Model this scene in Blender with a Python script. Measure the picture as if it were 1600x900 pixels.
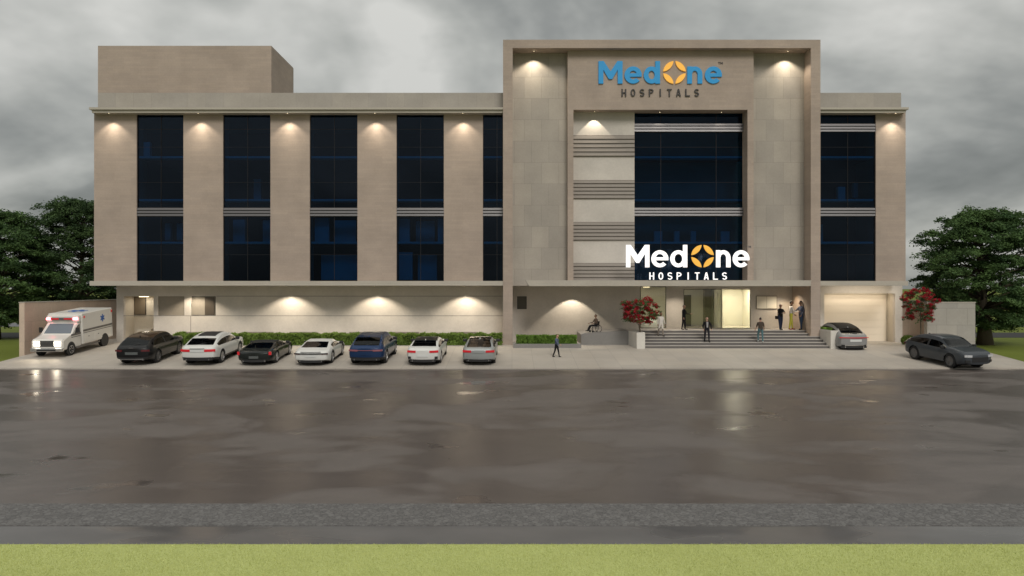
import bpy, bmesh, math, random
from mathutils import Vector, Matrix, noise
from mathutils.bvhtree import BVHTree
random.seed(7)
R = math.radians
scene = bpy.context.scene
for o in list(bpy.data.objects): bpy.data.objects.remove(o)

# ------------------------------------------------------------------ camera, sky, sun, exposure
H = 4.42            # eye height above the road
F = 1184.0          # focal length in pixels of a 1600 px wide frame
cam = bpy.data.cameras.new('camera'); camo = bpy.data.objects.new('camera', cam)
scene.collection.objects.link(camo); scene.camera = camo
camo.location = (0, 0, H); camo.rotation_euler = (R(90), 0, 0)
cam.sensor_width = 36; cam.lens = 36*F/1600; cam.clip_end = 3000; cam.clip_start = .1
SUN_EL, SUN_AZ = R(42), R(167)      # azimuth clockwise from +Y : behind the camera, a little right
w = bpy.data.worlds.new('World'); scene.world = w; w.use_nodes = True
nt = w.node_tree; N = nt.nodes; L = nt.links; N.clear()
def nn(t, **k):
    n = N.new(t)
    for a, b in k.items(): setattr(n, a, b)
    return n
out = nn('ShaderNodeOutputWorld'); bg = nn('ShaderNodeBackground'); L.new(bg.outputs[0], out.inputs[0])
bg.inputs[1].default_value = .1
sky = nn('ShaderNodeTexSky'); sky.sky_type = 'NISHITA'; sky.sun_disc = False
sky.sun_elevation = SUN_EL; sky.sun_rotation = SUN_AZ
tc = nn('ShaderNodeTexCoord'); sep = nn('ShaderNodeSeparateXYZ'); L.new(tc.outputs['Generated'], sep.inputs[0])
def mth(op, a, b=None, c=None, clamp=False):
    n = nn('ShaderNodeMath', operation=op); n.use_clamp = clamp
    for i, v in enumerate((a, b, c)):
        if v is None: continue
        if isinstance(v, (int, float)): n.inputs[i].default_value = v
        else: L.new(v, n.inputs[i])
    return n.outputs[0]
zz = mth('ADD', mth('MAXIMUM', sep.outputs[2], 0.0), .42)
cx = mth('DIVIDE', sep.outputs[0], zz); cy = mth('DIVIDE', sep.outputs[1], zz)
comb = nn('ShaderNodeCombineXYZ'); L.new(cx, comb.inputs[0]); L.new(cy, comb.inputs[1]); comb.inputs[2].default_value = 10.5
n1 = nn('ShaderNodeTexNoise'); n1.inputs['Scale'].default_value = 1.5; n1.inputs['Detail'].default_value = 5; n1.inputs['Roughness'].default_value = .52
n1.inputs['Distortion'].default_value = .35
L.new(comb.outputs[0], n1.inputs['Vector'])
n2 = nn('ShaderNodeTexNoise'); n2.inputs['Scale'].default_value = 5.5; n2.inputs['Detail'].default_value = 4
L.new(comb.outputs[0], n2.inputs['Vector'])
mix12 = mth('ADD', mth('MULTIPLY', n1.outputs[0], .78), mth('MULTIPLY', n2.outputs[0], .22))
ramp = nn('ShaderNodeValToRGB'); L.new(mix12, ramp.inputs[0])
cr = ramp.color_ramp
cr.elements[0].position = .38; cr.elements[0].color = (1.15, 1.20, 1.13, 1)
cr.elements[1].position = .62; cr.elements[1].color = (4.0, 3.98, 3.75, 1)
e = cr.elements.new(.46); e.color = (1.75, 1.80, 1.70, 1)
e = cr.elements.new(.535); e.color = (2.75, 2.78, 2.6, 1)
mx = nn('ShaderNodeMix', data_type='RGBA'); mx.inputs[0].default_value = .965
L.new(sky.outputs[0], mx.inputs[6]); L.new(ramp.outputs[0], mx.inputs[7])
# clouds are thinner, brighter high overhead (the whole dome, not the picture)
hi = mth('MULTIPLY_ADD', mth('POWER', mth('MAXIMUM', sep.outputs[2], 0.0), 1.2), .75, .96)
sc = nn('ShaderNodeVectorMath', operation='SCALE'); L.new(mx.outputs[2], sc.inputs[0]); L.new(hi, sc.inputs['Scale'])
L.new(sc.outputs[0], bg.inputs[0])
sl = bpy.data.lights.new('sun', 'SUN'); sl.energy = 1.25; sl.angle = R(22); sl.color = (1, .95, .87)
so = bpy.data.objects.new('sun', sl); scene.collection.objects.link(so)
sd = Vector((math.sin(SUN_AZ)*math.cos(SUN_EL), math.cos(SUN_AZ)*math.cos(SUN_EL), math.sin(SUN_EL)))
so.rotation_euler = (-sd).to_track_quat('-Z', 'Y').to_euler()
scene.view_settings.view_transform = 'Standard'; scene.view_settings.look = 'None'
scene.view_settings.exposure = 0.5; scene.view_settings.gamma = 1
WARM = (1, .87, .68)

# ------------------------------------------------------------------ helpers
COL = scene.collection
def gz(Y):          # ground height: flat road, forecourt rising to the building
    return max(0.0, min((Y-41.2)*.083, .65))
def px(x, Y): return (x-800)*Y/F
def pz(y, Y): return H-(y-450)*Y/F
def link(name, bm, mats, parent=None, smooth=False, loc=None):
    me = bpy.data.meshes.new(name); bmesh.ops.recalc_face_normals(bm, faces=bm.faces) if not getattr(bm, 'norecalc', False) else None
    bm.to_mesh(me); bm.free()
    for m in (mats if isinstance(mats, (list, tuple)) else [mats]): me.materials.append(m)
    if smooth:
        for p in me.polygons: p.use_smooth = True
    o = bpy.data.objects.new(name, me); COL.objects.link(o)
    if parent: o.parent = parent
    if loc: o.location = loc
    return o
def raw(name, verts, faces, mats, parent=None, smooth=False, mi=None):
    me = bpy.data.meshes.new(name); me.from_pydata(verts, [], faces)
    for m in (mats if isinstance(mats, (list, tuple)) else [mats]): me.materials.append(m)
    if mi: me.polygons.foreach_set('material_index', mi)
    if smooth: me.polygons.foreach_set('use_smooth', [True]*len(faces))
    me.update()
    o = bpy.data.objects.new(name, me); COL.objects.link(o)
    if parent: o.parent = parent
    return o
def tag(o, label=None, cat=None, group=None, kind=None):
    if label: o['label'] = label
    if cat: o['category'] = cat
    if group: o['group'] = group
    if kind: o['kind'] = kind
    return o
def empty(name, loc, label, cat, group=None, rot=None):
    o = bpy.data.objects.new(name, None); COL.objects.link(o); o.location = loc; o.empty_display_size = .2
    if rot is not None: o.rotation_euler = rot
    return tag(o, label, cat, group)
def box(bm, x0, x1, y0, y1, z0, z1, mi=0, bev=0):
    vs = [bm.verts.new((x, y, z)) for z in (z0, z1) for y in (y0, y1) for x in (x0, x1)]
    fs = []
    for q in ((0, 2, 3, 1), (4, 5, 7, 6), (0, 1, 5, 4), (2, 6, 7, 3), (0, 4, 6, 2), (1, 3, 7, 5)):
        f = bm.faces.new([vs[i] for i in q]); f.material_index = mi; fs.append(f)
    if bev:
        es = list({e for f in fs for e in f.edges})
        bmesh.ops.bevel(bm, geom=es, offset=bev, segments=2, affect='EDGES', profile=.5)
    return vs
def pbox(bm, x0, x1, y0, y1, Ya, Yb, mi=0, bev=0):      # outline in picture units at depth Ya
    return box(bm, px(x0, Ya), px(x1, Ya), Ya, Yb, pz(y1, Ya), pz(y0, Ya), mi, bev)
def prism(bm, poly, Ya, Yb, mi=0):   # poly: (x,z), extruded along y
    a = [bm.verts.new((x, Ya, z)) for x, z in poly]; b = [bm.verts.new((x, Yb, z)) for x, z in poly]
    n = len(a)
    bm.faces.new(a).material_index = mi; bm.faces.new(b[::-1]).material_index = mi
    for i in range(n): bm.faces.new((a[i], b[i], b[(i+1) % n], a[(i+1) % n])).material_index = mi
def arcstrip(bm, c, ro, ri, a0, a1, Ya, Yb, n=18, mi=0):
    rows = []
    full = abs(abs(a1-a0)-360) < 1e-3
    for i in range(n+1):
        if full and i == n: rows.append(rows[0]); break
        a = R(a0+(a1-a0)*i/n); ca, sa = math.cos(a), math.sin(a)
        rows.append([bm.verts.new((c[0]+ro[0]*ca, Ya, c[1]+ro[1]*sa)), bm.verts.new((c[0]+ri[0]*ca, Ya, c[1]+ri[1]*sa)),
                     bm.verts.new((c[0]+ri[0]*ca, Yb, c[1]+ri[1]*sa)), bm.verts.new((c[0]+ro[0]*ca, Yb, c[1]+ro[1]*sa))])
    for i in range(n):
        p, q = rows[i], rows[i+1]
        for k in range(4): bm.faces.new((p[k], p[(k+1) % 4], q[(k+1) % 4], q[k])).material_index = mi
    if not full: bm.faces.new(rows[0]); bm.faces.new(rows[-1])
def tube(bm, pts, rads, n=8, mi=0, cap=True):
    pts = [Vector(p) for p in pts]; rings = []
    if isinstance(rads, (int, float)): rads = [rads]*len(pts)
    up = None
    for i, p in enumerate(pts):
        t = (pts[min(i+1, len(pts)-1)]-pts[max(i-1, 0)]).normalized()
        if up is None: up = Vector((0, 0, 1)) if abs(t.z) < .9 else Vector((1, 0, 0))
        a = t.cross(up).normalized(); b = a.cross(t).normalized(); up = b
        rings.append([bm.verts.new(p+rads[i]*(math.cos(2*math.pi*k/n)*a+math.sin(2*math.pi*k/n)*b)) for k in range(n)])
    for i in range(len(rings)-1):
        for k in range(n):
            bm.faces.new((rings[i][k], rings[i][(k+1) % n], rings[i+1][(k+1) % n], rings[i+1][k])).material_index = mi
    if cap:
        bm.faces.new(rings[0][::-1]).material_index = mi; bm.faces.new(rings[-1]).material_index = mi
def lathe(bm, prof, n=24, axis='x', c=(0, 0, 0), mi=0):      # prof: (radius, along)
    rings = []
    for r, h in prof:
        ring = []
        for k in range(n):
            a = 2*math.pi*k/n
            if axis == 'x': v = (c[0]+h, c[1]+r*math.cos(a), c[2]+r*math.sin(a))
            else: v = (c[0]+r*math.cos(a), c[1]+r*math.sin(a), c[2]+h)
            ring.append(bm.verts.new(v))
        rings.append(ring)
    for i in range(len(rings)-1):
        for k in range(n): bm.faces.new((rings[i][k], rings[i][(k+1) % n], rings[i+1][(k+1) % n], rings[i+1][k])).material_index = mi
    bm.faces.new(rings[0]).material_index = mi; bm.faces.new(rings[-1]).material_index = mi
BM = bmesh.new

# ------------------------------------------------------------------ materials
def mat(name, col, rough=.6, metal=0, spec=.5, emit=None, es=0, coat=0, alpha=None):
    m = bpy.data.materials.new(name); m.use_nodes = True; b = m.node_tree.nodes['Principled BSDF']
    b.inputs['Base Color'].default_value = (*col, 1); b.inputs['Roughness'].default_value = rough
    b.inputs['Metallic'].default_value = metal; b.inputs['Specular IOR Level'].default_value = spec
    b.inputs['Coat Weight'].default_value = coat
    if emit: b.inputs['Emission Color'].default_value = (*emit, 1); b.inputs['Emission Strength'].default_value = es
    return m
class G:
    def __init__(s, m): s.m = m; s.t = m.node_tree; s.b = s.t.nodes['Principled BSDF']
    def n(s, t, **k):
        x = s.t.nodes.new(t)
        for a, v in k.items():
            if a.startswith('_'): x.inputs[a[1:].replace('_', ' ')].default_value = v
            else: setattr(x, a, v)
        return x
    def l(s, a, b): s.t.links.new(a, b)
    def pos(s, scale=(1, 1, 1), coord='Object'):
        c = s.n('ShaderNodeTexCoord') if coord != 'geo' else s.n('ShaderNodeNewGeometry')
        m = s.n('ShaderNodeMapping'); m.inputs['Scale'].default_value = scale
        s.l(c.outputs['Position' if coord == 'geo' else coord], m.inputs[0]); return m.outputs[0]
    def noise(s, vec, scale, detail=4, rough=.55, dist=0):
        x = s.n('ShaderNodeTexNoise'); s.l(vec, x.inputs['Vector'])
        x.inputs['Scale'].default_value = scale; x.inputs['Detail'].default_value = detail; x.inputs['Roughness'].default_value = rough
        x.inputs['Distortion'].default_value = dist
        return x.outputs['Fac']
    def ramp(s, fac, stops):
        r = s.n('ShaderNodeValToRGB'); s.l(fac, r.inputs[0]); e = r.color_ramp.elements
        while len(e) < len(stops): e.new(.5)
        for q, (p, c) in zip(e, stops): q.position = p; q.color = (*c, 1) if isinstance(c, tuple) else (c, c, c, 1)
        return r.outputs[0]
    def mul(s, a, b):
        x = s.n('ShaderNodeMix', data_type='RGBA', blend_type='MULTIPLY'); x.inputs[0].default_value = 1
        for v, i in ((a, 6), (b, 7)):
            if isinstance(v, tuple): x.inputs[i].default_value = (*v, 1)
            else: s.l(v, x.inputs[i])
        return x.outputs[2]
    def bump(s, h, strength=.3, dist=.02):
        x = s.n('ShaderNodeBump'); x.inputs['Strength'].default_value = strength; x.inputs['Distance'].default_value = dist
        s.l(h, x.inputs['Height']); s.l(x.outputs[0], s.b.inputs['Normal'])
def wall_mat(name, col, brick=None, var=.14, rough=.75):
    """plastered / clad wall, mapped on X-Z so that joints run level; brick=(width, height, mortar, offset)"""
    m = mat(name, col, rough); g = G(m); p = g.pos(coord='geo')
    n = g.noise(p, .6, 5); fine = g.noise(p, 9, 3)
    c = g.mul(g.ramp(n, [(.3, 1-var), (.7, 1+var*.4)]), col)
    c = g.mul(c, g.ramp(fine, [(.3, .95), (.7, 1.03)]))
    if brick:
        sp = g.n('ShaderNodeSeparateXYZ'); g.l(p, sp.inputs[0]); cb = g.n('ShaderNodeCombineXYZ')
        ad = g.n('ShaderNodeMath', operation='ADD'); g.l(sp.outputs[0], ad.inputs[0]); g.l(sp.outputs[1], ad.inputs[1])
        g.l(ad.outputs[0], cb.inputs[0]); g.l(sp.outputs[2], cb.inputs[1])
        bt = g.n('ShaderNodeTexBrick'); g.l(cb.outputs[0], bt.inputs[0])
        W_, H_, mo, off = brick[:4]; k = brick[4] if len(brick) > 4 else .12
        bt.inputs['Scale'].default_value = 1; bt.inputs['Brick Width'].default_value = W_; bt.inputs['Row Height'].default_value = H_
        bt.inputs['Mortar Size'].default_value = mo; bt.offset = off; bt.inputs['Mortar Smooth'].default_value = .3
        bt.inputs['Color1'].default_value = (1-k, 1-k, 1-k, 1); bt.inputs['Color2'].default_value = (1.04, 1.03, 1.01, 1)
        dk = brick[5] if len(brick) > 5 else .62
        bt.inputs['Mortar'].default_value = (dk, dk, dk, 1)
        c = g.mul(c, bt.outputs[0]); g.bump(bt.outputs['Fac'], -.3, .01)
    g.l(c, g.b.inputs['Base Color']); return m
M = {}
M['brown'] = wall_mat('brown_cladding', (.375, .305, .258), (1.15, .16, .006, .37, .05, .9))
M['plaster'] = wall_mat('pale_plaster', (.54, .50, .455))
M['plasterlit'] = wall_mat('lit_plaster', (.58, .52, .43))  # copy of the plaster with warm lamp light put into its colour
M['parapet'] = wall_mat('grey_parapet_panels', (.36, .33, .30), (1.2, 1.6, .012, 0, .06, .85))
M['slab'] = wall_mat('pale_slab_edge', (.42, .385, .33), var=.08)
M['tile'] = wall_mat('stone_tile', (.375, .34, .30), (1.15, 1.42, .012, .42, .1, .72))
M['tilewall'] = wall_mat('gate_stone', (.37, .35, .315), (1.3, 1.05, .014, .5, .07, .72))
M['sidewall'] = wall_mat('tan_wall', (.58, .46, .37), (1.4, 1.2, .01, .5, .05, .8))
M['beige'] = wall_mat('beige_panel', (.27, .24, .20), var=.05)
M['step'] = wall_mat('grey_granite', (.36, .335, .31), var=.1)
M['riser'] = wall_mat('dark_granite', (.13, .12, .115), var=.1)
M['ramp'] = wall_mat('grey_ramp_stone', (.22, .21, .20), var=.1)
M['white'] = wall_mat('white_render', (.62, .59, .54), var=.06)
M['louver'] = wall_mat('louver_brown', (.27, .24, .215), var=.06)
M['frame'] = mat('dark_frame', (.03, .028, .026), .4)
M['alu'] = mat('aluminium', (.13, .125, .13), .4, .35)
M['aluline'] = mat('slim_mullion', (.025, .025, .028), .4, .5)
M['dark'] = mat('dark_void', (.012, .012, .013), .8)
M['interior'] = mat('interior_wall', (.02, .02, .025), .9)
M['blueedge'] = mat('pale_floor_edge', (.75, .78, .8), .7)
M['bluepanel'] = mat('interior_panel', (.55, .6, .65), .8)
M['lobby'] = mat('lobby_wall', (.72, .68, .58), .7)
M['lens'] = mat('lamp_lens', (.9, .8, .6), .4, emit=(1, .8, .5), es=3)
def glass_mat(name, tint, refl=1.0, rough=.02, ior=1.5):
    m = bpy.data.materials.new(name); m.use_nodes = True; t = m.node_tree; t.nodes.clear()
    o = t.nodes.new('ShaderNodeOutputMaterial'); tr = t.nodes.new('ShaderNodeBsdfTransparent'); gl = t.nodes.new('ShaderNodeBsdfGlossy')
    mi = t.nodes.new('ShaderNodeMixShader'); fr = t.nodes.new('ShaderNodeFresnel'); fr.inputs[0].default_value = ior
    tr.inputs[0].default_value = (*tint, 1); gl.inputs[0].default_value = (refl*.88, refl*.97, refl*1.15, 1) if 'navy' in name else (refl, refl, refl, 1); gl.inputs['Roughness'].default_value = rough
    t.links.new(fr.outputs[0], mi.inputs[0]); t.links.new(tr.outputs[0], mi.inputs[1]); t.links.new(gl.outputs[0], mi.inputs[2])
    t.links.new(mi.outputs[0], o.inputs[0]); return m
M['navy'] = glass_mat('navy_curtain_glass', (.16, .47, .64), .36, .015)
M['clear'] = glass_mat('clear_door_glass', (.85, .87, .84), .9)
M['carglass'] = glass_mat('tinted_car_glass', (.10, .105, .11), 1, .03)
M['carglass_light'] = glass_mat('light_car_glass', (.5, .51, .51), 1, .03)

# road
m = mat('wet_asphalt', (.05, .045, .042), .4); g = G(m); p = g.pos((.7, 1, 1), 'geo')
pud = g.noise(p, .26, 6, .6, .35); med = g.noise(p, 1.1, 4); fine = g.noise(g.pos(coord='geo'), 38, 3)
wet = g.ramp(pud, [(.46, .0), (.56, 1.0)])
c = g.mul(g.ramp(med, [(.25, (.085, .071, .064)), (.75, (.105, .088, .080))]), g.ramp(fine, [(.3, .88), (.7, 1.1)]))
c = g.mul(c, g.ramp(pud, [(.48, 1.0), (.56, (1.42, 1.48, 1.5))])); g.l(c, g.b.inputs['Base Color'])
ro = g.ramp(wet, [(0, .30), (1, .50)]); sm = g.ramp(g.noise(p, .55, 3, .5), [(.30, .25), (.36, 1.0)])
g.l(g.mul(ro, sm), g.b.inputs['Roughness']); g.bump(fine, .05, .01); g.b.inputs['Specular IOR Level'].default_value = .25
M['road'] = m
m = mat('cobble_strip', (.1, .1, .1), .75); g = G(m); p = g.pos(coord='geo')
v = g.n('ShaderNodeTexVoronoi'); g.l(p, v.inputs['Vector']); v.inputs['Scale'].default_value = 11; v.feature = 'DISTANCE_TO_EDGE'
vc = g.n('ShaderNodeTexVoronoi'); g.l(p, vc.inputs['Vector']); vc.inputs['Scale'].default_value = 11
bw = g.n('ShaderNodeRGBToBW'); g.l(vc.outputs['Color'], bw.inputs[0])
c = g.mul(g.ramp(bw.outputs[0], [(.2, (.115, .11, .108)), (.8, (.165, .16, .156))]), g.ramp(v.outputs['Distance'], [(.0, .55), (.12, 1.0)]))
g.l(c, g.b.inputs['Base Color']); g.bump(v.outputs['Distance'], .5, .02); M['cobble'] = m
m = mat('asphalt_near', (.06, .058, .058), .3); g = G(m); p = g.pos((.5, 1, 1), 'geo')
c = g.ramp(g.noise(p, .9, 4), [(.3, (.10, .096, .095)), (.7, (.14, .134, .132))]); g.l(c, g.b.inputs['Base Color'])
r2 = g.ramp(g.noise(p, .4, 3), [(.45, .42), (.6, .16)]); g.l(r2, g.b.inputs['Roughness']); M['near'] = m
# paving
m = mat('pale_paving', (.36, .325, .285), .5); g = G(m); p = g.pos(coord='geo')
bt = g.n('ShaderNodeTexBrick'); g.l(p, bt.inputs[0]); bt.inputs['Scale'].default_value = 1; bt.inputs['Brick Width'].default_value = 1.2
bt.inputs['Row Height'].default_value = 1.2; bt.offset = 0; bt.inputs['Mortar Size'].default_value = .012
bt.inputs['Color1'].default_value = (.94, .94, .94, 1); bt.inputs['Color2'].default_value = (1.03, 1.02, 1.0, 1); bt.inputs['Mortar'].default_value = (.72, .72, .72, 1)
c = g.mul(g.ramp(g.noise(p, .35, 5), [(.3, (.37, .335, .295)), (.7, (.45, .415, .37))]), bt.outputs[0]); g.l(c, g.b.inputs['Base Color'])
g.l(g.ramp(g.noise(p, .5, 4), [(.35, .75), (.65, .55)]), g.b.inputs['Roughness']); M['paving'] = m
M['kerb'] = wall_mat('kerb_stone', (.40, .37, .34), (1.0, .5, .01, 0, .05, .7))
# grass
def grass_mat(name, a, b, scale=1.5):
    m = mat(name, a, .9, spec=.15); g = G(m); p = g.pos(coord='geo')
    c = g.mul(g.ramp(g.noise(p, scale, 5), [(.3, a), (.7, b)]), g.ramp(g.noise(p, 40, 2), [(.3, .8), (.7, 1.15)]))
    g.l(c, g.b.inputs['Base Color']); g.bump(g.noise(p, 60, 2), .3, .02); return m
M['lawn'] = grass_mat('lawn_soil', (.105, .13, .022), (.15, .185, .035), .12)
M['lawnfront'] = grass_mat('verge_grass_base', (.43, .47, .17), (.48, .53, .20), .5)
def leaf_mat(name, a, b, scale=1.2, tr=.2):
    m = bpy.data.materials.new(name); m.use_nodes = True; g = G(m); p = g.pos(coord='geo')
    c = g.ramp(g.noise(p, scale, 3), [(.35, a), (.65, b)])
    g.l(c, g.b.inputs['Base Color']); g.b.inputs['Roughness'].default_value = .7; g.b.inputs['Specular IOR Level'].default_value = .2
    tl = g.n('ShaderNodeBsdfTranslucent'); g.l(c, tl.inputs[0]); mi = g.n('ShaderNodeMixShader'); mi.inputs[0].default_value = tr
    g.l(g.b.outputs[0], mi.inputs[1]); g.l(tl.outputs[0], mi.inputs[2]); g.l(mi.outputs[0], g.t.nodes['Material Output'].inputs[0]); return m
M['leaf'] = leaf_mat('tree_leaf', (.040, .080, .030), (.100, .170, .055), .9)
M['leafdark'] = leaf_mat('tree_leaf_dark', (.032, .062, .026), (.078, .130, .046), .9)
M['hedge'] = leaf_mat('hedge_leaf', (.11, .17, .03), (.19, .28, .06), 2.5)
M['plantergrass'] = leaf_mat('planter_leaf', (.11, .20, .03), (.19, .31, .06), 3)
M['blade'] = leaf_mat('grass_blade', (.46, .50, .18), (.54, .57, .22), 3)
M['flower'] = leaf_mat('red_petal', (.30, .012, .022), (.48, .025, .045), 5)
M['bark'] = wall_mat('bark', (.10, .08, .05), var=.35)

# ------------------------------------------------------------------ ground
def sheet(name, prof, X0, X1, m, nx=1):       # prof: list of (Y, Z)
    vs, fs = [], []
    for i in range(nx+1):
        x = X0+(X1-X0)*i/nx
        vs += [(x, y, z) for y, z in prof]
    n = len(prof)
    for i in range(nx):
        for k in range(n-1): a = i*n+k; fs.append((a, a+n, a+n+1, a+1))
    o = raw(name, vs, fs, m); tag(o, kind='structure'); return o
Yf = 49.03
sheet('ground', [(-300, -.04), (41.2, -.04), (41.21, 0), (Yf, .645), (2500, .645)], -1800, 1800, M['lawn'])
sheet('grass_verge', [(-60, .03), (12.98, .03), (13.0, -.03)], -120, 120, M['lawnfront'])
sheet('road', [(15.5, 0), (41.2, 0)], -400, 400, M['road'])
sheet('cobbled_strip', [(14.07, .0), (14.071, .012), (15.5, .012), (15.501, .0)], -400, 400, M['cobble'])
sheet('asphalt_shoulder', [(13.0, 0), (14.07, 0)], -400, 400, M['near'])
sheet('footpath', [(41.2, 0.0), (41.201, .075), (41.35, .085), (42.3, gz(42.3)+.075), (42.301, gz(42.3)+.0)], -400, 400, M['paving'])
sheet('forecourt_paving', [(42.301, gz(42.301)+.02), (42.302, gz(42.302)+.075), (Yf, .65+.07), (58, .72)], -29.1, 29.1, M['paving'], 1)
PAVE = .072
sheet('back_dark_band', [(57.5, .655), (64, .655)], -600, 600, mat('dark_band', (.016, .015, .014), .85))  # flat dark band laid across the lawn behind the building
sheet('back_road', [(74, .655), (82, .655)], -600, 600, mat('far_road', (.13, .13, .14), .7))
def gp(Y): return gz(Y)+PAVE      # top of the paving

# blades on the verge
rnd = random.Random(3); vs, fs = [], []
for i in range(70000):
    y = 11.3+1.68*rnd.random(); x = (rnd.random()*2-1)*(.70*y+.6)
    h = .012+.022*rnd.random(); a = rnd.random()*6.283; wd = .004
    k = len(vs); dx, dy = math.cos(a)*wd, math.sin(a)*wd
    vs += [(x-dx, y-dy, .028), (x+dx, y+dy, .028), (x+rnd.uniform(-.012, .012), y+rnd.uniform(-.012, .012), .03+h)]
    fs.append((k, k+1, k+2))
tag(raw('grass', vs, fs, M['blade']), 'short light green grass along the near edge of the road', 'grass', kind='stuff')

# ------------------------------------------------------------------ the hospital
bld = empty('hospital_building', (0, 50, .65), 'wide tan hospital block with navy glass bays and a tall framed entrance tower', 'building')
def part(name, bm, m, parent=bld, **k):
    o = link(name, bm, m, parent, **k)
    o.matrix_parent_inverse = Matrix.Translation(-(Vector(parent.location) if parent.type == 'EMPTY' else Vector((0, 50, .65)))) if parent is bld else Matrix.Identity(4)
    return o
YP, YG, YE, YT, YC = 50.0, 51.6, 52.6, 49.3, 49.35     # pillar face, ground-floor wall, entrance wall, tower face, cornice front
z440, z447 = pz(439, YC), pz(446.3, YC)
# upper storeys : pillars
pillars = [(147, 213.5), (286.5, 348.5), (422.5, 484), (558.5, 619.5), (693.5, 754.5), (1368.5, 1415)]
for a, b in pillars:
    bm = BM(); box(bm, px(a, YP), px(b, YP), YP, 51.0, z440, pz(176, YP)+.1); part('pillar', bm, M['brown'])
# outer shell: side walls, roof, back
XL, XR = px(147, YP), px(1415, YP); zr = pz(168, YP)
bm = BM(); box(bm, XL, XL+.3, 51.0, 57, z440, zr); part('side_wall', bm, M['brown'])
bm = BM(); box(bm, XR-.3, XR, 51.0, 57, z440, zr); part('side_wall', bm, M['brown'])
bm = BM(); box(bm, XL, XR, 57, 57.3, .6, zr); part('rear_wall', bm, M['brown'])
bm = BM(); box(bm, XL+.3, XR-.3, 51.002, 56.99, zr-.35, zr-.02); part('roof', bm, M['parapet'])
bm = BM(); box(bm, XL+.31, XR-.31, YP+.62, 56.98, z447+.03, z440-.01); part('floor_slab', bm, M['interior'])
bm = BM(); box(bm, XL+.301, XR-.301, 56.6, 56.9, z440, zr-.36); part('interior_wall', bm, M['interior'])
# window bays
bays = [(213.5, 286.5), (348.5, 422.5), (484, 558.5), (619.5, 693.5), (754.5, 786), (1282, 1368.5)]
def window_bay(a, b, ytop, ybot, Yg, bands, vlines, hlines, rails, name='window', Yr=YP, lv=.12):
    wd = BM()
    x0, x1 = px(a, Yr)+.002, px(b, Yr)-.002
    sx = lambda q: x0+(x1-x0)*(q-a)/(b-a)
    for v in vlines: box(wd, sx(v)-.013, sx(v)+.013, Yg-.03, Yg-.004, pz(ybot, Yg), pz(ytop, Yg))
    for h in hlines: box(wd, x0, x1, Yg-.025, Yg-.005, pz(h, Yg)-.008, pz(h, Yg)+.008)
    box(wd, x0, x0+.03, Yg-.05, Yg-.002, pz(ybot, Yg), pz(ytop, Yg)); box(wd, x1-.03, x1, Yg-.051, Yg-.003, pz(ybot, Yg), pz(ytop, Yg))
    w_ = part(name, wd, M['aluline'])
    gb = BM(); box(gb, x0, x1, Yg, Yg+.02, pz(ybot, Yg), pz(ytop, Yg))
    link('pane', gb, M['navy'], w_)
    for (y0, y1) in bands:
        lb = BM(); n = 3; hh = (y1-y0)/n
        for k in range(n):
            zt, zb = pz(y0+hh*k+.3, Yg-.15), pz(y0+hh*(k+.74), Yg-.15)
            prism_x(lb, [(Yg-lv, zb), (Yg-lv+.03, zt), (Yg-.05, zt), (Yg-.05, zb)], x0, x1)
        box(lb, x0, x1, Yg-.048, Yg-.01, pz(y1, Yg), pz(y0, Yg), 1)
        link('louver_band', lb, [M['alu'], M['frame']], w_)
    for r_ in rails:
        rb = BM(); box(rb, x0+.05, x1-.05, Yg+.08, Yg+.9, pz(r_+1.6, Yg+.08), pz(r_-1.4, Yg+.08))
        link('floor_edge', rb, M['blueedge'], w_)
        sb = BM(); box(sb, x0+.05, x1-.05, Yg+.92, 56.5, pz(r_+1.2, Yg), pz(r_-1.0, Yg)); link('interior_slab', sb, M['interior'], w_)
    return w_, x0, x1
def prism_x(bm, poly, X0, X1, mi=0):          # poly (y,z) extruded along x
    a = [bm.verts.new((X0, y, z)) for y, z in poly]; b = [bm.verts.new((X1, y, z)) for y, z in poly]; n = len(a)
    bm.faces.new(a).material_index = mi; bm.faces.new(b[::-1]).material_index = mi
    for i in range(n): bm.faces.new((a[i], b[i], b[(i+1) % n], a[(i+1) % n])).material_index = mi
YW = 50.14
rails = (245.5, 312.5, 379)
wins = []
for i, (a, b) in enumerate(bays):
    mid = (a+b)/2 if i != 4 else 776
    bands = [(324.5, 338.5)]+([(193, 206.5)] if i == 5 else [])
    w_, x0, x1 = window_bay(a, b, 176, 440, YW, bands, [mid+.5], (202, 230, 285, 398) if i != 5 else (230, 285, 398), rails)
    wins.append((w_, x0, x1))
# furniture and partitions seen dimly behind the glass
fr = random.Random(11)
def furn(parent, x, wd, y0, y1, Y, dep=.3):
    b_ = BM(); box(b_, x-wd/2, x+wd/2, Y, Y+dep, pz(y1, YW), pz(y0, YW)); link('interior_partition', b_, M['bluepanel'], parent)
def bayx(i, t): return wins[i][1]+(wins[i][2]-wins[i][1])*t
furn(wins[0][0], bayx(0, .09), .42, 219, 243, 50.8)
for t in (.28, .55, .8): furn(wins[0][0], bayx(0, t), .4, 344, 372, 52.6)
furn(wins[1][0], bayx(1, .15), .8, 340, 377, 51.6); furn(wins[1][0], bayx(1, .8), 1.0, 340, 377, 51.9)
furn(wins[1][0], bayx(1, .4), .5, 270, 305, 53)
furn(wins[2][0], bayx(2, .18), .95, 339, 377, 50.9); furn(wins[2][0], bayx(2, .62), 1.5, 341, 377, 51.7)
furn(wins[2][0], bayx(2, .5), 2.6, 396, 437, 51.9)
furn(wins[3][0], bayx(3, .12), .7, 340, 377, 51.0); furn(wins[3][0], bayx(3, .52), 1.3, 341, 377, 52.4); furn(wins[3][0], bayx(3, .92), .5, 340, 377, 51.0)
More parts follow.
